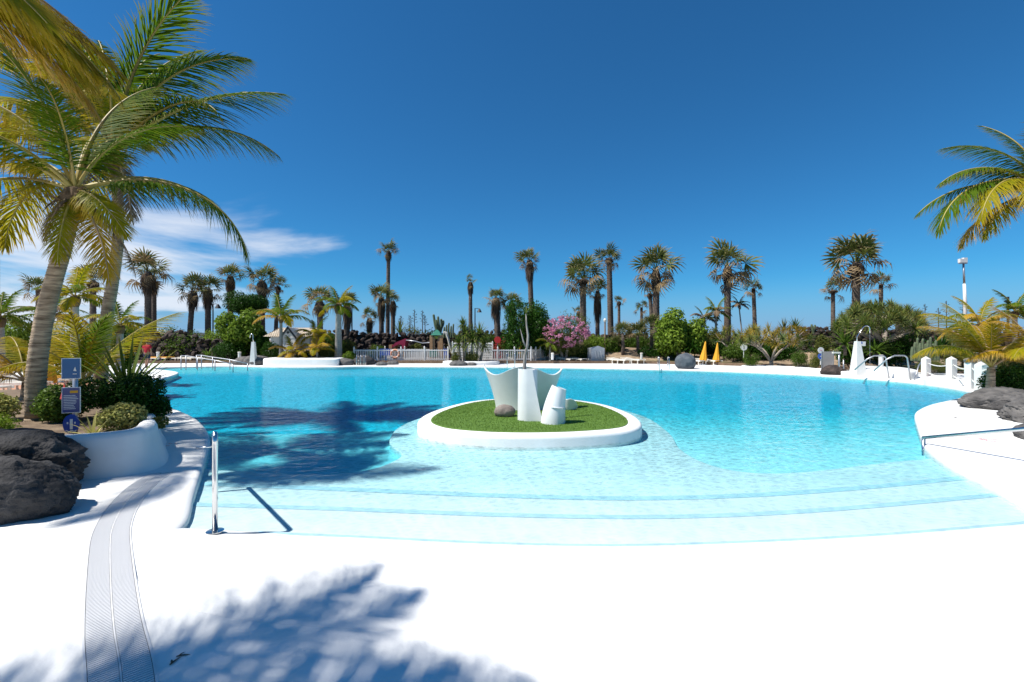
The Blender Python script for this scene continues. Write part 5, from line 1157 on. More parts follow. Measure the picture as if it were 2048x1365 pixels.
for px, yt, yb, lab in ((802, 632, 668, 'first agave flower stalk from the left, above the wall agave'), (820, 631, 672, 'second agave flower stalk from the left above the playground'), (829, 619, 674, 'tallest thin agave flower stalk above the playground'), (845, 621, 672, 'darker agave flower stalk left of the column cactus'), (850, 631, 672, 'rightmost agave flower stalk above the playground')): stalk(px, yt, yb, 52, lab)
for px, yt, yb, lab in ((1850, 608, 665, 'left agave flower stalk beside the big dragon tree'), (1877, 616, 668, 'pale thin agave flower stalk at the right'), (1893, 602, 668, 'dark agave flower stalk left of the floodlight mast'), (1926, 599, 660, 'agave flower stalk just before the floodlight mast')): stalk(px, yt, yb, 46, lab, 8)

# ---------------------------------------------------------------- white hut with tiled roof
hd_ = 35.6
hx0, hx1, hxr = X(540, hd_), X(578, hd_), X(596, hd_)
t = thing('white_hut', 'small white boarded hut with pale tiled roof behind the palms', 'hut', (X(570, hd_), hd_, .2)); ox = t.location.x
ze, zr = Z(673, hd_)-.2, Z(655, hd_)-.2
for i in range(9):
    m = MB(); z0 = i*ze/9; m.box((hx0-ox+.05, -.02, z0+.006), (hxr-ox+.9, .06, z0+ze/9)); m.obj('board', M_paint, t)
m = MB(); m.box((hx0-ox+.06, .045, 0), (hxr-ox+.89, 2.4, ze)); m.obj('core', M_paint, t)
m = MB(); gx = X(584, hd_)-ox; gw = S(15, hd_); m.add([(gx-gw, -.62, ze-.15), (gx+gw, -.62, ze-.15), (gx, -.62, zr-.05), (gx-gw, 1, ze-.15), (gx+gw, 1, ze-.15), (gx, 1, zr-.05)], [(0, 1, 2), (3, 5, 4), (0, 2, 5, 3), (1, 4, 5, 2)]); m.box((gx-gw*.95, -.6, 0), (gx+gw*.95, -.0, ze-.149)); gb = m.obj('gable', M_paint, t)
m = MB(); m.tube([(gx+.22*math.cos(a)*.6, -.63, zr-.42+.22*math.sin(a)*.6) for a in np.linspace(0, 2*pi, 13)], .03, 5); m.obj('round_vent', M_paint, gb); m = MB(); m.lathe([(0, 0), (.12, 0), (.12, .02)], 14); m.obj('vent_opening', M_dark, gb, loc=(gx, -.625, zr-.42), rot=(pi/2, 0, 0))
m = MB(); m.obox((gx-gw*.52, -.66, (ze-.15+zr)/2), (gw*.58, 0, (zr-ze+.15)*.52), (0, .05, 0), (-.03, 0, .05)); m.obox((gx+gw*.52, -.66, (ze-.15+zr)/2), (gw*.58, 0, -(zr-ze+.15)*.52), (0, .05, 0), (.03, 0, .05)); m.obj('barge_board', M_dark, t)
rf = link('roof', None, t) if False else None
tile = MB(); tile.lathe([(.075, 0), (.085, .30)], 6, (0, 0, 0), 0, pi); tme = tile.mesh('tile', M_tile)
m = MB(); m.add([(hx0-ox-.35, -.35, ze-.02), (hxr-ox+1.2, -.35, ze-.02), (hxr-ox+1.0, 1.25, zr), (hx0-ox+.25, 1.25, zr), (hxr-ox+1.0, 2.8, ze), (hx0-ox-.3, 2.8, ze)], [(0, 1, 2, 3), (3, 2, 4, 5)]); rf = m.obj('roof', M_tile, t)
sl_ = math.atan2(zr-ze+.02, 1.6); rowL = math.hypot(1.6, zr-ze)/6
for r_ in range(6):
    for i in range(23):
        x = hx0-ox-.22+i*.165+r_*.07*(1-i/23)
        if x > hxr-ox+1.1: continue
        link('tile', tme, rf, (x, -.35+1.6*r_/6-.02, ze+(zr-ze)*r_/6+.01), (pi/2+sl_-pi+pi*0, 0, 0) if False else (-(pi/2-sl_), 0, 0), (1, 1, rowL/.28))

# ---------------------------------------------------------------- white picket fence
pk = MB(); pk.box((-.028, -.012, 0), (.028, .012, .86)); pk_me = pk.mesh('picket', M_paint)
ps = MB(); ps.box((-.05, -.05, -.1), (.05, .05, 1.02)); ps.lathe([(.05, 1.02), (.06, 1.05), (.04, 1.11), (0, 1.14)], 8); ps_me = ps.mesh('post', M_paint)
def fence(label, x0, x1, d0, d1, npost, seed=0):
    t = thing('picket_fence', label, 'fence', (X(x0, d0), d0, .2), 0, 'white picket fences'); A_ = Vector((X(x0, d0), d0, 0)); B_ = Vector((X(x1, d1), d1, 0)); v = B_-A_; a = math.atan2(v.y, v.x); L_ = v.length; t.rotation_euler[2] = a
    for i in range(npost): link('post', ps_me, t, (L_*i/(npost-1), 0, 0))
    n = int(L_/.135)
    for i in range(n):
        x = L_*(i+.5)/n
        link('picket', pk_me, t, (x, 0, .04), (0, R.uniform(-.02, .02), 0))
    for z in (.16, .84): m = MB(); m.box((0, -.03, z-.035), (L_, -.0125, z+.035)); m.obj('rail', M_paint, t)
fence('white picket fence in front of the playground, left of the dracaena planter', 708, 896, 34.9, 34.9, 5)
fence('white picket fence right of the louvred screen', 962, 1062, 34.9, 35.0, 4)
fence('end section of white picket fence angled back under the round tree', 1062, 1090, 35.0, 36.5, 4)
fence('back run of white picket fence inside the playground', 770, 888, 37.4, 37.4, 4)
t = thing('louvred_screen', 'white louvred timber screen behind the dracaena planter', 'screen', (X(905, 35.1), 35.1, .2)); w = X(985, 35.1)-X(905, 35.1)
sl_me = None; s1_ = MB(); s1_.box((0, -.015, 0), (w/3-.06, .015, .085)); sl_me = s1_.mesh('slat', M_paint)
for c_ in range(3):
    for i in range(11): link('slat', sl_me, t, (c_*w/3+.03, 0, .08+i*.125), (rad(-18), 0, 0))
for c_ in range(4): link('post', ps_me, t, (c_*w/3, 0, 0), None, (.9, .9, 1.36))
# playground
pd = 37.6
t = thing('playhouse', 'plastic playhouse with crimson roof behind the picket fence', 'playhouse', (X(800, pd), pd, .2)); o_ = t.location; q = lambda x, y, dy=0: D(x, y, pd)-o_+Vector((0, dy, 0))
m = MB(); a, b, c_ = q(784, 692), q(812, 678), q(809, 692); 
for s_ in (0,): 
    pts2 = [q(783, 696), q(790, 686), q(812, 677), q(810, 692), q(806, 700), q(803, 690), q(797, 689)]; n = len(pts2); m.add(pts2+[p+Vector((0, 1.2, 0)) for p in pts2], [tuple(range(n)), tuple(range(2*n-1, n-1, -1))]+[(i, (i+1) % n, n+(i+1) % n, n+i) for i in range(n)])
m.obj('roof', M_maroon, t)
for x0, x1, yt in ((777, 783, 690), (786, 790, 692), (804, 809, 694)):
    m = MB(); a = q(x0, yt); b = q(x1, yt); m.box((a.x, .1, 0), (b.x, .9, a.z)); m.obj('wall_panel', M_tan, t)
t = thing('play_tower', 'play tower with green peaked roof and tan panels behind the fence', 'play tower', (X(874, pd), pd, .2)); o_ = t.location
w2 = S(11, pd); zr_ = Z(660, pd)-.2; zb_ = Z(671, pd)-.2
m = MB(); m.add([(-w2, -.5, zb_), (w2, -.5, zb_), (w2, .6, zb_), (-w2, .6, zb_), (-w2*.15, 0, zr_), (w2*.15, 0, zr_)], [(0, 1, 5, 4), (1, 2, 5), (2, 3, 4, 5), (3, 0, 4), (0, 3, 2, 1)]); m.obj('roof', M_green, t)
for s_ in (-1, 1): m = MB(); m.box((s_*w2*.9-.12, -.45, 0), (s_*w2*.9+.12, -.2, zb_-.001)); m.obj('post', M_tan, t)
for s_ in (-1, 1): m = MB(); m.box((s_*w2*.55-.13, -.4, .6), (s_*w2*.55+.13, -.36, 1.85)); m.obj('wall_panel', M_tan, t)
m = MB(); m.box((-w2*.5, -.3, zb_-.30), (w2*.5, .4, zb_-.06)); m.obj('panel', M_yel2, t); m = MB(); m.box((-w2*1.1, -.6, .25), (w2*.3, -.5, .75)); m.obj('step_panel', M_green, t)
m = MB(); m.tube([q_ - o_ for q_ in (D(812, 681, pd), D(830, 683, pd), D(845, 687, pd), D(858, 686, pd), D(866, 684, pd))], .05, 6); m.obj('bridge_rope', M_alu, t, True)
t = thing('slide', 'pale curved slide at the right side of the play tower', 'slide', (X(896, pd), pd, .2)); o_ = t.location
P_ = spline([D(x, y, pd)-o_ for x, y in ((888, 668), (892, 668), (896, 678), (899, 690), (903, 704), (908, 712))], 4, False); m = MB()
for a, b in zip(P_, P_[1:]): m.obox((a+b)/2, (b-a)/2*1.05, (0, .3, 0), ((b-a).normalized().cross(Vector((0, 1, 0))))*.04)
m.obj('chute', M_plastic, t)
for s_ in (-.3, .3): m = MB(); m.tube([p+Vector((0, s_, .1)) for p in P_], .05, 6); m.obj('side_rail', M_plastic, t, True)
for px, lab in ((766, 'blue plastic chair behind the fence left of the life ring'), (777, 'second blue plastic chair behind the fence beside the life ring'), (893, 'blue plastic chair behind the fence below the slide')):
    t = thing('plastic_chair', lab, 'chair', (X(px, 36.3), 36.3, .2), .4, 'blue plastic chairs')
    m = MB(); m.box((-.22, -.2, .40), (.22, .2, .44)); m.obj('seat', M_bluep, t); m = MB(); m.obox((0, .21, .68), (.21, 0, 0), (0, .02, 0), (0, .05, .25)); m.obj('backrest', M_bluep, t)
    for a in (-.19, .19):
        for b in (-.17, .17): m = MB(); m.tube([(a, b, .4), (a*1.1, b*1.1, 0)], .02, 6); m.obj('leg', M_bluep, t)
t = thing('life_ring', 'orange and white life ring hanging on the picket fence', 'life ring', D(790, 708, 34.8)); m = MB(); m.tube([(.30*math.cos(a), 0, .30*math.sin(a)) for a in np.linspace(0, 2*pi, 25)], .075, 8); m.obj('ring', mat('faded_orange', (.62, .26, .14), (.70, .40, .28), 4, .6), t, True)
for k_ in range(4): m = MB(); m.tube([(.30*math.cos(a+k_*pi/2+.7), 0, .30*math.sin(a+k_*pi/2+.7)) for a in np.linspace(-.12, .12, 4)], .08, 8); m.obj('band', M_paint, t, True)
t = thing('round_sign', 'red round sign on a pole beside the louvred screen', 'sign', (X(995, 37), 37, .2)); m = MB(); m.lathe([(0, 0), (.27, 0), (.27, .03), (0, .03)], 20); m.obj('disc', M_red, t, rot=(pi/2, 0, 0), loc=(0, -.04, Z(680, 37)-.2)); m = MB(); m.tube([(0, 0, 0), (0, 0, Z(683, 37)-.2)], .03, 6); m.obj('pole', M_alu, t)

# ---------------------------------------------------------------- sun loungers and closed parasols
ls = MB(); ls.box((-.31, 0, -.012), (.31, .085, .012)); ls_me = ls.mesh('slat', M_plastic)
lf = MB(); lf.box((-.345, 0, .26), (-.30, 1.95, .34)); lfm = lf.mesh('side_rail', M_plastic)
lg = MB(); lg.tube([(0, 0, .27), (0, .03, .13), (0, .0, 0)], [.04, .035, .045], 6); lgm = lg.mesh('leg', M_plastic)
lc = MB(); lc.box((-.30, 0, 0), (.30, 1.9, .06)); lcm = lc.mesh('cushion', M_orange)
def lounger(p, rz, label, back=25, cushion=False, group='cream sun loungers'):
    t = thing('sun_lounger', label, 'sun lounger', p, rz, group)
    link('side_rail', lfm, t); link('side_rail', lfm, t, (.645, 0, 0))
    for x in (-.32, .32):
        for y in (.15, .75, 1.3, 1.85): link('leg', lgm, t, (x, y, 0))
    for i in range(11): link('slat', ls_me, t, (0, .05+i*.108, .33))
    b = bpy.data.objects.new('backrest', None); C.objects.link(b); b.parent = t; b.location = (0, 1.25, .34); b.rotation_euler = (rad(back), 0, 0)
    for i in range(6): link('slat', ls_me, b, (0, i*.11, 0))
    for x in (-.31, .31): m = MB(); m.box((x-.02, 0, -.02), (x+.02, .68, .02)); m.obj('frame', M_plastic, b)
    if cushion: link('cushion', lcm, t, (0, .05, .345), None, (1, .62, 1))
    return t
LZ = DZ
for px, py, rz, lab, bk in ((1036, 725, .25, 'sun lounger at the far edge just left of the column sculpture trunk', 4), (1057, 725, .25, 'sun lounger at the far edge just right of the column sculpture trunk', 4),
    (1148, 727, .5, 'left lounger of the pair before the white box', 6), (1171, 727, .5, 'right lounger of the pair before the white box', 6), (1257, 729, .55, 'left lounger of the pair at the lawn edge', 6), (1285, 728.5, .55, 'right lounger of the pair at the lawn edge', 6),
    (1408, 731, .35, 'lounger under the left yellow parasol', 6), (1438, 731, .35, 'lounger under the right yellow parasol', 6)):
    lounger(G(px, py, LZ), rz, lab, bk)
for px, py, rz, lab, cu in ((322, 724.5, 1.1, 'sun lounger with orange cushion nearest the white bollard at the far left', True), (342, 724.5, 1.1, 'second orange-cushioned lounger of the far left row', True), (362, 724.5, 1.1, 'third lounger of the far left row behind the ramp rail', False), (392, 725.5, 1.1, 'fourth lounger of the far left row behind the ramp rail', False), (416, 725.5, 1.1, 'fifth lounger of the far left row', False), (240, 724, 1.1, 'sun lounger with orange cushion left of the walking person', True)):
    lounger(G(px, py, LZ), rz, lab, 4, cu)
lounger((-15.6, 13.9, DZ), 1.5, 'near sun lounger on the terracotta terrace left of the big trunk', 35); lounger((-15.9, 15.4, DZ), 1.5, 'second sun lounger on the terracotta terrace behind the first', 35); lounger((-16.4, 17.2, DZ), 1.5, 'third sun lounger on the terrace with an orange cushion', 30, True)
def parasol(p, h, label, tilt=0.0, cw=.22):
    t = thing('parasol', label, 'parasol', p, 0, 'closed yellow parasols'); t.rotation_euler = (0, tilt, 0)
    m = MB(); m.tube([(0, 0, 0), (0, 0, h)], .025, 8); m.obj('pole', M_paint, t); m = MB(); vs = []; K_ = 16
    prof = [(.03, h), (.05, h-.1), (cw*.55, h-.6), (cw, h-1.15), (cw*1.05, h-1.32), (cw*.75, h-1.36)]
    for r_, z in prof: vs += [(r_*(1+.18*(k_ % 2)*min(1, (h-z)))*math.cos(2*pi*k_/K_), r_*(1+.18*(k_ % 2)*min(1, (h-z)))*math.sin(2*pi*k_/K_), z) for k_ in range(K_)]
    m.add(vs, [(i*K_+k_, (i+1)*K_+k_, (i+1)*K_+(k_+1) % K_, i*K_+(k_+1) % K_) for i in range(len(prof)-1) for k_ in range(K_)]); m.obj('canopy', M_yellow, t)
    m = MB(); m.lathe([(.22, 0), (.22, .06), (.05, .09)], 14); m.obj('base', M_white, t)
parasol(G(1041, 725, DZ), Z(682, 34)-DZ, 'closed yellow parasol behind the column sculpture', 0.02, .20); parasol(G(1405, 730.5, DZ), Z(683, 31.5)-DZ, 'left closed yellow parasol leaning right beside the bluish boulder', .13, .20); parasol(G(1432, 730.5, DZ), Z(686, 31.5)-DZ, 'right closed yellow parasol of the pair near the bluish boulder', .07, .20)
parasol((X(38, 15.5), 16.5, DZ), 1.55, 'closed yellow parasol beside the big palm trunk at the left', 0, .2)

# ---------------------------------------------------------------- showers, low white walls, bollards, signs
def taper_box(m, p0, w0, d0, z0, w1, d1, z1, dx=0):
    m.add([(p0[0]-w0, p0[1]-d0, z0), (p0[0]+w0, p0[1]-d0, z0), (p0[0]+w0, p0[1]+d0, z0), (p0[0]-w0, p0[1]+d0, z0), (p0[0]-w1+dx, p0[1]-d1, z1), (p0[0]+w1+dx, p0[1]-d1, z1), (p0[0]+w1+dx, p0[1]+d1, z1), (p0[0]-w1+dx, p0[1]+d1, z1)], [(0, 3, 2, 1), (4, 5, 6, 7), (0, 1, 5, 4), (1, 2, 6, 5), (2, 3, 7, 6), (3, 0, 4, 7)])
d = 31.5; t = thing('outdoor_shower', 'white tapered shower pillar with hooked pipe behind the three far boulders', 'shower', (X(507, d), d, DZ)); m = MB(); zt_ = Z(684, d)-DZ
taper_box(m, (0, 0), .19, .19, 0, .09, .09, zt_); o = m.obj('pillar', M_paint, t)
m = MB(); zz = Z(668, d)-DZ; m.tube([(0, 0, zt_), (-.04, 0, zt_+.2)]+arc((-.13, 0, zz-.1), .09, 0, pi, (1, 0, 0), (0, 0, 1), 7)+[(-.24, 0, zz-.28)], .026, 7); m.obj('pipe', M_steel, t, True)
d = 22.3; t = thing('outdoor_shower', 'white tapered shower pillar with arched pipe and small sign at the right', 'shower', (X(1716, d), d, DZ)); zt_ = Z(683, d)-DZ
m = MB(); taper_box(m, (0, 0), .26, .26, 0, .085, .10, zt_, -.03); m.obj('pillar', M_paint, t)
zz = Z(652, d)-DZ; m = MB(); m.tube([(-.05, 0, zt_-.05), (-.05, 0, zt_+.22), (.1, 0, zt_+.45), (.27, 0, zz-.06)]+arc((.42, 0, zz-.16), .16, pi*.75, 0, (1, 0, 0), (0, 0, 1), 8)+[(.58, 0, zz-.35)], .022, 8); m.obj('pipe', M_steel, t, True)
m = MB(); m.box((.13, -.02, zt_-.23), (.36, .0, zt_-.01)); sg = m.obj('sign_board', M_paint, t); m = MB(); m.box((.145, -.025, zt_-.12), (.20, -.0205, zt_-.03)); m.obj('pictogram', M_bluep, sg)
m = MB(); m.tube([(.58, 0, zz-.35), (.585, 0, .05)], .007, 5); m.obj('chain', M_alu, t)
def whitewall(name, label, px, h, cat='wall', bev=.12, z=DZ-.05, top=None):
    o = slab(name, [G(x, y, DZ).xy for x, y in px], z, DZ+h, M_white, bev, 5, True, None); return tag(o, label, cat)
o = whitewall('bench_wall', 'rounded white bench wall beside the right shower', [(1704, 751), (1760, 754.5), (1810, 758.5), (1832, 757.5), (1834, 754), (1800, 748), (1740, 744.5), (1705, 746)], .36, 'bench', .14)
slab('far_planter', [(X(533, 32.0), 31.6), (X(545, 31.2), 31.0), (X(610, 31), 30.8), (X(668, 31), 30.9), (X(680, 31.6), 31.5), (X(672, 33), 33.6), (X(545, 33), 33.6)], -.2, .56, M_white, .10, 5, True, None); tag(bpy.data.objects['far_planter'], 'long low white planter wall in front of the hut', 'planter')
slab('white_kerb', [(X(1482, 28.3), 28.3), (X(1495, 27.4), 27.4), (X(1560, 26.8), 26.6), (X(1620, 25.8), 25.3), (X(1650, 24.6), 24.2), (X(1655, 25.2), 25.2), (X(1600, 27), 27.2), (X(1510, 28.6), 29)], -.2, .26, M_white, .08, 4, True, None); tag(bpy.data.objects['white_kerb'], 'white rounded kerb wall below the clipped shrubs', 'kerb')
slab('white_kerb', [(X(1655, 23.7), 23.5), (X(1668, 23.1), 22.9), (X(1690, 22.8), 22.5), (X(1696, 23.2), 23.4), (X(1670, 23.8), 24.1)], -.2, .28, M_white, .08, 4, True, None); o = bpy.data.objects['white_kerb.001']; tag(o, 'short white kerb block between the steel posts', 'kerb')
slab('white_kerb', [(X(1875, 18), 18.6), (X(1910, 17.5), 17.6), (X(1960, 17), 16.9), (X(1990, 17.5), 17.6), (X(1940, 19), 19.6), (X(1890, 19), 19.6)], -.1, .3, M_white, .08, 4, True, None); o = bpy.data.objects['white_kerb.002']; tag(o, 'white bed edge on the terracotta path behind the rope posts', 'kerb')
slab('terrace_wall', [(-40, 19.2), (-16.3, 19.0), (-16.0, 19.4), (-40, 19.8)], -.1, .35, M_white, .05, 1, False, None); tag(bpy.data.objects['terrace_wall'], 'low white wall behind the terracotta terrace at the left', 'wall')
def bollard(px, d, yt, yb, label):
    b = Z(yb, d); t = thing('bollard_light', label, 'bollard light', (X(px, d), d, b), 0, 'white bollard lights'); h = Z(yt, d)-b; m = MB(); m.lathe([(.10, 0), (.10, h*.82)], 10); m.obj('post', M_paint, t); m = MB(); m.lathe([(.105, h*.82), (.12, h*.86), (.12, h*.95), (.07, h), (0, h)], 10); m.obj('cap', M_plastic, t)
bollard(1105, 33.8, 706, 720, 'white bollard light under the small drooping palm'); bollard(1283, 35, 706, 719, 'white bollard light behind the lawn loungers'); bollard(479, 33.5, 704, 718, 'white bollard light left of the far boulders'); bollard(316, 34.3, 704, 719, 'white bollard light between the person and the far lounger row'); bollard(1762, 22.5, 710, 734, 'white bollard light right of the right shower')
def disc_sign(px, d, specs, yb, label, pole=.02):
    t = thing('round_sign', label, 'sign', (X(px, d), d, Z(yb, d)), 0); z0 = Z(yb, d); m = MB(); m.tube([(0, .04, 0), (0, .04, Z(specs[0][0], d)-z0)], pole, 6); m.obj('pole', M_paint, t)
    for y, r_, m1, m2 in specs:
        R_ = S(r_, d); m = MB(); m.lathe([(0, 0), (R_, 0), (R_, .02), (0, .02)], 24); o = m.obj('disc', m1, t, rot=(pi/2, 0, 0), loc=(0, .02, Z(y, d)-z0))
        m = MB(); m.box((-R_*.35, -R_*.12, .021), (R_*.35, R_*.12, .026)) if m2 is not M_dark else m.box((-R_*.10, -R_*.5, .021), (R_*.10, R_*.5, .026)); m.obj('pictogram', m2, o)
disc_sign(1488, 28.5, [(695, 6.5, M_paint, M_dark)], 716, 'round white sign on a post above the clipped shrub'); disc_sign(1642, 24.6, [(701, 6, M_paint, M_redmark), (713, 6, M_bluep, M_paint)], 730, 'post with a white and a blue round sign right of the clipped shrubs')
for px, yt, lab in ((1678, 705, 'left steel post of the entry on the right edge'), (1687, 720, 'right short steel post of the entry on the right edge')):
    d = 22.9; t = thing('steel_post', lab, 'post', (X(px, d), d, DZ), 0, 'steel posts'); h = Z(yt, d)-DZ; m = MB(); m.tube([(0, 0, 0), (0, 0, h)], .045 if px < 1680 else .03, 10); m.obj('tube', M_alu, t, True); m = MB(); m.lathe([(.12, 0), (.12, .02), (.05, .03)], 14); m.obj('base_plate', M_dark, t)
    if px < 1680: m = MB(); m.box((-.32, -.05, h-.06), (.06, .06, h+.02)); m.obj('head', M_plastic, t)
m = MB(); t = thing('clear_panel', 'grey upright panel standing left of the steel posts', 'panel', (X(1659, 24.0), 24.0, DZ)); m.box((-.38, 0, .05), (.20, .02, 1.15)); m.obj('sheet', mat('smoked_panel', (.30, .27, .25), (.36, .33, .30), 2, .3), t)
for x in (-.40, .22): m = MB(); m.tube([(x, .01, 0), (x, .01, 1.2)], .02, 6); m.obj('post', M_alu, t)
t = thing('storage_box', 'pale grey plastic storage box on the far lawn', 'box', (X(1192, 35.2), 35.2, .2), .2); w = S(14, 35.2); h = Z(692, 35.2)-.2; m = MB(); m.add([(-w, -.4, 0), (w, -.4, 0), (w, .4, 0), (-w, .4, 0), (-w, -.4, h*.8), (w, -.4, h*.85), (w, .4, h*.9), (-w, .4, h*.85), (0, -.42, h)], [(0, 3, 2, 1), (0, 1, 5, 8, 4), (1, 2, 6, 5), (2, 3, 7, 6), (3, 0, 4, 7), (4, 8, 7), (8, 5, 6), (8, 6, 7)]); m.obj('body', mat('grey_plastic', (.50, .52, .54), (.40, .42, .44), 3, .5), t)
for i in range(3): m = MB(); m.obox((-.2+i*.22, -.425, h*.42), (.05, 0, -.28), (0, .012, 0), (.03, 0, .01)); m.obj('rib', M_paint, t)

# rope fence at the right
rp = []
for i, (px, yt, yb, d) in enumerate(((1852, 712, 762, 20.0), (1903, 712, 768, 18.0), (1941, 718, 774, 16.4), (1962, 722, 783, 14.9), (1979, 722, 790, 14.1))):
    t = thing('fence_post', ('white square post with pointed top, first of the rope fence from the left', 'white square post, second of the rope fence from the left', 'white square post topped by a lantern cap, third of the rope fence', 'white square post, fourth of the rope fence beside the young palm', 'white square post, fifth of the rope fence behind the palm stem')[i], 'post', (X(px, d), d, DZ-.02), .1, 'rope fence posts'); h = Z(yt, d)-DZ; w = .115; m = MB(); m.box((-w, -w, 0), (w, w, h-.12)); m.obj('shaft', M_paint, t); m = MB(); m.add([(-w*1.02, -w*1.02, h-.12), (w*1.02, -w*1.02, h-.12), (w*1.02, w*1.02, h-.12), (-w*1.02, w*1.02, h-.12), (0, 0, h)], [(0, 1, 4), (1, 2, 4), (2, 3, 4), (3, 0, 4), (0, 3, 2, 1)]); m.obj('cap', M_paint, t); rp.append((t.location.copy(), h))
    if i == 2: m = MB(); m.lathe([(.17, h-.1), (.2, h-.02), (.12, h+.08), (.05, h+.12), (.03, h+.2)], 12); m.obj('lantern_cap', M_pebble, t)
for k_, f_ in enumerate((.72, .33)):
    for i in range(4):
        a = rp[i][0]+Vector((0, -.05, rp[i][1]*f_)); b = rp[i+1][0]+Vector((0, -.05, rp[i+1][1]*f_)); m = MB(); m.tube([a.lerp(b, u)+Vector((0, 0, -.10*math.sin(pi*u))) for u in np.linspace(0, 1, 8)], .022, 6)
        o = m.obj('rope', M_paint, None, True); tag(o, ('upper' if k_ == 0 else 'lower')+' white rope between the '+('first and second', 'second and third', 'third and fourth', 'fourth and fifth')[i]+' fence posts', 'rope', 'ropes of the right fence')

# lamps and masts
def lamp(px, d, yt, yb, label, side=1):
    b = .2; t = thing('street_lamp', label, 'lamp', (X(px, d), d, b), 0, 'dark street lamps'); h = Z(yt, d)-b; m = MB(); m.tube([(0, 0, 0), (0, 0, h)], [.07, .05], 8); m.obj('pole', M_dark, t); m = MB(); m.tube([(0, 0, h*.99), (side*.25, 0, h), (side*.45, 0, h*.985)], .03, 6); m.obj('arm', M_dark, t, True); m = MB(); m.lathe([(.04, .05), (.10, -.02), (.26, -.34), (.0, -.34)], 12); m.obj('shade', M_dark, t, loc=(side*.45, 0, h*.985))
lamp(426, 41, 608, 700, 'dark street lamp right of the twin fan palms'); lamp(704, 43, 610, 690, 'dark street lamp behind the slender pale palm', -1); lamp(950, 47, 617, 690, 'dark street lamp beside the lone thin fan palm')
d = 36.8; t = thing('garden_lamp', 'slim garden lamp post with white globe on the sandy mound', 'lamp', (X(1210, d), d, .2)); h = Z(645, d)-.2; m = MB(); m.tube([(0, 0, 0), (0, 0, h)], .06, 8); m.obj('pole', M_wood, t); m = MB(); m.lathe([(0, -.02), (.10, .05), (.13, .18), (.08, .30), (0, .33)], 12); m.obj('globe', M_plastic, t, loc=(0, 0, h))
d = 44; t = thing('floodlight_mast', 'tall white floodlight mast at the right', 'mast', (X(1931, d), d, .2)); h = Z(527, d)-.2; m = MB(); m.tube([(.0, 0, 0), (-.05, 0, h*.6), (-.12, 0, h*.78)], [.17, .14, .12], 10); m.obj('pole', M_paint, t, True); m = MB(); m.tube([(-.12, 0, h*.78), (-.2, 0, h)], [.085, .08], 8); m.obj('upper_pole', M_alu, t, True)
m = MB(); m.box((-.6, -.1, h-.05), (.1, .1, h+.05)); m.obj('crossarm', M_alu, t)
for x in (-.48, -.12): m = MB(); m.box((x-.17, -.16, h+.05), (x+.17, .1, h+.42+(.1 if x > -.3 else 0))); m.obj('floodlight', M_paint, t)
d = 46; t = thing('utility_pole', 'dark cross-shaped pole at the far right', 'pole', (X(2016, d), d, .2)); h = Z(594, d)-.2; m = MB(); m.tube([(0, 0, 0), (0, 0, h)], .10, 8); m.obj('pole', M_dark, t); m = MB(); m.box((-.38, -.05, h-.55), (.38, .05, h-.46)); m.obj('crossarm', M_dark, t)
t = thing('distant_building', 'pale flat-roofed building beyond the left lava bank', 'building', (X(330, 60), 60, .1)); m = MB(); m.box((-4.5, 0, 0), (2.2, 6, Z(668, 60)-.1)); m.obj('wall', M_white, t); m = MB(); m.box((-4.7, -.25, Z(668, 60)-.1), (2.4, 6.2, Z(665, 60)-.1)); m.obj('roof', M_paint, t)

# a few dry leaf scraps blown onto the near deck
for (px, py, rz, lab) in ((368, 1312, .3, 'curled dry leaf scrap on the near deck right of the drain'), (352, 1322, 1.4, 'smaller dry leaf scrap beside the curled one near the drain'), (1915, 836, .1, 'dark leaf scrap on the right promontory beside the boulder')):
    m = MB(); L_ = .075 if px < 1000 else .16; m.blade((-L_/2, 0, .004), (1, 0, .12), L_, L_*.22, (0, 0, 1), .35, 4, .4); m.blade((-L_/3, 0, .006), (.6, .7, .2), L_*.5, L_*.18, (0, 0, 1), .5, 3, .6)
    o = m.obj('fallen_leaf', M_fandead, None, loc=G(px, py, DZ), rot=(0, 0, rz)); tag(o, lab, 'leaf', 'fallen leaf scraps')

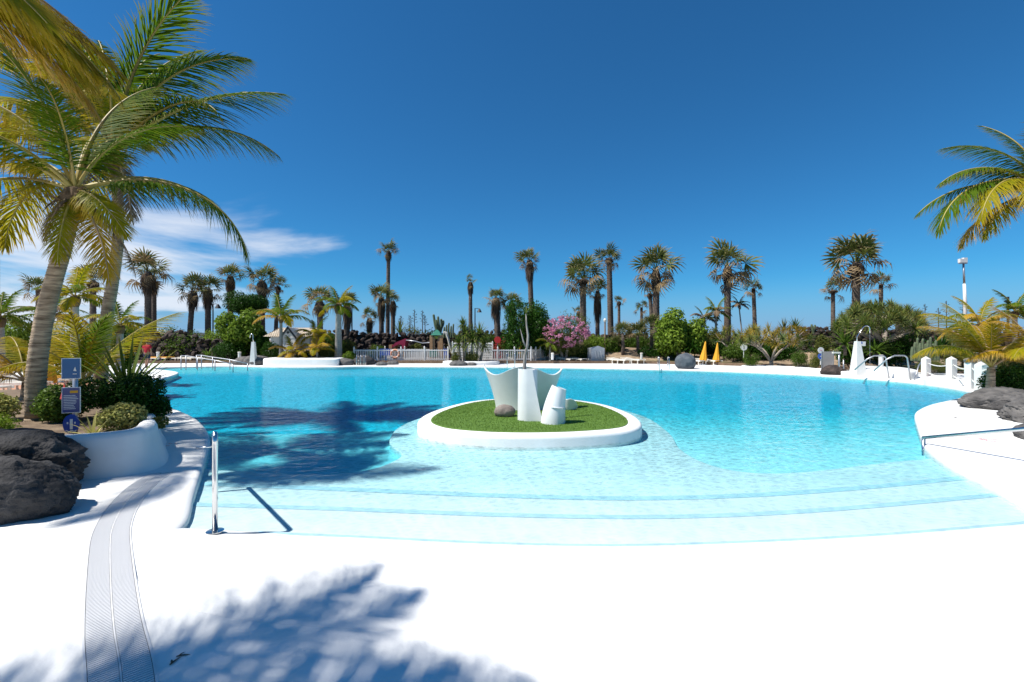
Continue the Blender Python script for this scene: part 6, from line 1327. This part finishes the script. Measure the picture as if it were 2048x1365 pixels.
# ---------------------------------------------------------------- the person walking away
def skinned(name, verts, edges, m_, parent, sub=2, root=0):
    me = bpy.data.meshes.new(name); me.from_pydata([v[:3] for v in verts], edges, []); o = link(name, me, parent); md = o.modifiers.new('Skin', 'SKIN'); md.use_smooth_shade = True
    for i, v in enumerate(verts): me.skin_vertices[0].data[i].radius = (v[3], v[4] if len(v) > 4 else v[3])
    me.skin_vertices[0].data[root].use_root = True; ss = o.modifiers.new('Sub', 'SUBSURF'); ss.levels = ss.render_levels = sub; me.materials.append(m_); return o
pp = G(294, 736.5, DZ); t = thing('person', 'person in red t-shirt and dark shorts walking away along the left pool bank', 'person', pp, .1)
bv = [(0, 0, .93, .13, .10), (0, .01, 1.10, .13, .10), (0, .02, 1.33, .155, .10), (0, .02, 1.45, .07), (0, .035, 1.53, .055), (0, .045, 1.60, .085, .095), (0, .05, 1.70, .075, .085),
      (-.16, .01, 1.40, .055), (-.23, -.02, 1.14, .042), (-.21, .06, .90, .032), (-.205, .10, .81, .034), (.16, .01, 1.40, .055), (.24, .0, 1.14, .042), (.23, .02, .90, .032), (.225, .04, .81, .034),
      (-.085, .0, .86, .088), (-.09, .09, .48, .06), (-.09, .02, .09, .042), (-.09, .15, .035, .036), (.085, 0, .86, .088), (.085, -.02, .49, .06), (.085, -.14, .13, .042), (.085, -.02, .03, .036)]
be = [(0, 1), (1, 2), (2, 3), (3, 4), (4, 5), (5, 6), (2, 7), (7, 8), (8, 9), (9, 10), (2, 11), (11, 12), (12, 13), (13, 14), (0, 15), (15, 16), (16, 17), (17, 18), (0, 19), (19, 20), (20, 21), (21, 22)]
skinned('body', bv, be, M_skin, t)
skinned('t_shirt', [(0, 0, .90, .165, .13), (0, .01, 1.10, .165, .13), (0, .02, 1.34, .185, .125), (0, .02, 1.45, .085), (-.175, .01, 1.39, .082), (-.225, -.01, 1.22, .075), (.175, .01, 1.39, .082), (.23, .0, 1.22, .075)], [(0, 1), (1, 2), (2, 3), (2, 4), (4, 5), (2, 6), (6, 7)], M_shirt, t)
skinned('shorts', [(0, 0, .93, .15, .12), (-.095, .02, .80, .115), (-.10, .07, .57, .10), (.095, 0, .80, .115), (.095, -.01, .57, .10)], [(0, 1), (1, 2), (0, 3), (3, 4)], M_short, t)
m = MB(); m.lathe([(0, .105), (.05, .10), (.09, .05), (.098, 0), (.09, -.05), (.07, -.09)], 14, (0, .03, 1.665)); m.obj('hair', M_hair, t, True)
for x, y, r_ in ((-.09, .06, 0), (.085, -.09, .6)): m = MB(); m.box((-.045, -.1, 0), (.045, .15, .06)); m.obj('shoe', M_hair, t, loc=(x, y, 0.005+(.03 if r_ else 0)), rot=(-r_*.3, 0, 0))
